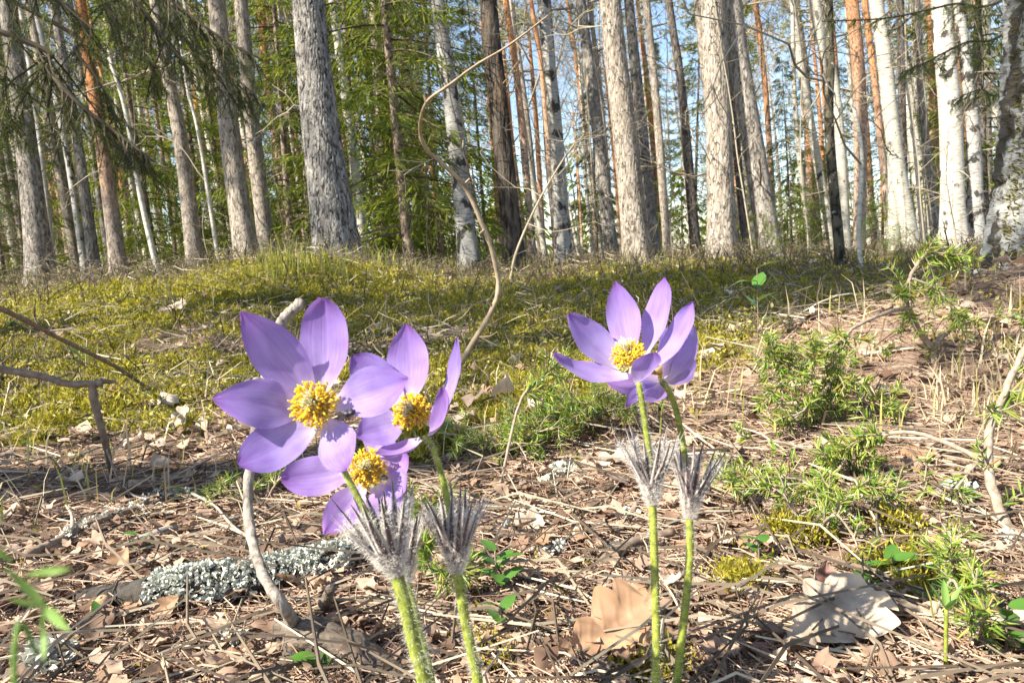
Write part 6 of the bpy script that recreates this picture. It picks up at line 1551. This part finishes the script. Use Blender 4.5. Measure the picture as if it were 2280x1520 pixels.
# 2: the cupped bloom right of the first
d2 = .325; face2 = nrm(-f_ + u_ * .45 + r_ * -.25)
pt2 = px_petals([(912, 892, .010, 905, 722, .012, 112, dict(bulge=.05, cup=.25, prof='point')), (958, 950, .004, 1018, 752, .004, 96, dict(bulge=.14, cup=.35, face=nrm(-r_ * .95 + back * .55 + u_ * .1))),
                 (962, 968, -.004, 984, 862, -.014, 78, dict(bulge=.16, cup=.45, prof='blunt', face=nrm(f_ * .35 + u_ * .25 - r_ * .7))), (900, 935, .004, 792, 968, -.006, 96, dict(bulge=.04, cup=.2)),
                 (938, 978, .0, 836, 1008, -.010, 62, dict(bulge=.12, cup=.3, face=nrm(u_ + back * .35))), (896, 900, .009, 786, 792, .010, 96, dict(bulge=.06, cup=.2, prof='blunt'))], d2)
flower('cupped violet pasque flower tilted left, second from the left and behind the widest one', P(921, 922, d2 + .002), face2, pt2, .0092,
       [P(948, 968, d2 + .002), P(965, 1000, d2), P(986, 1070, d2), P(1003, 1150, d2), P(1014, 1240, d2)], P(1017, 1268, d2), P(1010, 1115, d2), .0150,
       [P(1017, 1268, d2), P(1036, 1380, d2), P(1052, 1460, d2), P(1066, 1540, d2), toground(P(1080, 1650, d2))], .0015, .0024, 2, 18)
# 4: right hand bloom, cup open to the upper left
d4 = .36; face4 = nrm(u_ * .85 - r_ * .45 - f_ * .55)
pt4 = px_petals([(1398, 838, .0, 1230, 796, -.006, 62, dict(bulge=.10, cup=.3, recurve=-.10)), (1385, 815, .006, 1268, 697, .004, 94, dict(bulge=.10, cup=.25, recurve=.05)), (1400, 800, .012, 1370, 626, .014, 82, dict(bulge=.06, cup=.2)),
                 (1432, 800, .012, 1480, 618, .014, 80, dict(bulge=.06, cup=.2, prof='blunt')), (1448, 825, .004, 1533, 664, .004, 70, dict(bulge=.16, cup=.35, face=nrm(-r_ * .9 + back * .6 + u_ * .2), recurve=.15)),
                 (1420, 852, -.006, 1456, 784, -.014, 84, dict(bulge=.12, cup=.4, prof='blunt', face=nrm(f_ * .6 - r_ * .5 + u_ * .5)))], d4)
flower('violet pasque flower with a pointed crown of petals on the front stem at the right', P(1402, 800, d4 + .002), face4, pt4, .0092,
       [P(1422, 852, d4), P(1430, 900, d4), P(1440, 970, d4), P(1448, 1040, d4), P(1452, 1100, d4)], P(1453, 1118, d4), P(1440, 975, d4), .0165,
       [P(1453, 1118, d4), P(1457, 1250, d4), P(1461, 1400, d4), P(1461, 1530, d4), toground(P(1462, 1580, d4))], .0016, .0021, 4, 18)
# 5: bloom behind it, turned away
d5 = .40; face5 = nrm(f_ * .75 + u_ * .25 - r_ * .55)
pt5 = px_petals([(1484, 850, -.006, 1528, 694, .006, 92, dict(bulge=.22, cup=.4, face=nrm(f_ * .6 - r_ * .8 + u_ * .1))), (1482, 848, .0, 1550, 806, .016, 56, dict(bulge=.15, cup=.3, prof='blunt')),
                 (1472, 852, -.004, 1394, 905, .004, 56, dict(bulge=-.10, cup=.25)), (1474, 852, -.006, 1436, 892, .006, 84, dict(bulge=.25, cup=.4, prof='blunt')), (1466, 845, .0, 1352, 852, .012, 70, dict(bulge=.16, cup=.3)),
                 (1484, 845, .004, 1470, 720, .02, 86, dict(bulge=.2, cup=.3))], d5)
flower('violet pasque flower turned away on the bent rear stem at the right', P(1470, 815, d5 + .006), face5, pt5, .008,
       [P(1472, 848, d5 - .006), P(1488, 868, d5 - .006), P(1506, 915, d5 - .003), P(1520, 985, d5), P(1530, 1060, d5), P(1534, 1130, d5)], P(1535, 1148, d5), P(1552, 1005, d5), .0165,
       [P(1535, 1148, d5), P(1536, 1220, d5), P(1528, 1330, d5), P(1508, 1515, d5), toground(P(1507, 1530, d5))], .0019, .0023, 5, 18)

# the fly on the widest bloom
fo = P(772, 922, d1 - .007); ft = thing('fly', 'small dark fly sitting beside the yellow stamens of the widest flower', 'fly', fo)
fx = nrm(r_ * .93 + u_ * .32); mb = MB()
pc = fo + fx * np.linspace(-.0036, .0036, 14)[:, None]; v, f = tube(pc, np.array([.0003, .0007, .00085, .0007, .0005, .0009, .0012, .0012, .001, .0009, .0011, .0010, .0007, .0002]) * 1.25, 10, True); mb.add(v - fo, f); link('body', mb.mesh('body', M['fly']), ft)
for s in (1, -1):
    v, f = leaf_grid(.0042, .0013, 6, 4, fold=0, curl=0, seed=1, wav=0); y = nrm(np.cross(back, fx)); x = nrm(-fx + y * s * .35); yy = np.cross(back, x)
    link('wing', make_mesh('wing', v @ np.stack([x, yy, back]) + back * .0012, f, M['fly_wing']), ft)
    for k in (-1, 0, 1):
        v, f = tube(curve_pts([fx * k * .0008, fx * k * .0014 + u_ * s * .0012 + back * .0003, fx * k * .002 + u_ * s * .0020 - back * .0013], 6), .00011, 4, True); mb = MB(); mb.add(v, f); link('leg', mb.mesh('leg', M['fly']), ft)
print('objects', len(bpy.data.objects), 'tris', sum(len(m.loops) - 2 * len(m.polygons) for m in bpy.data.meshes))
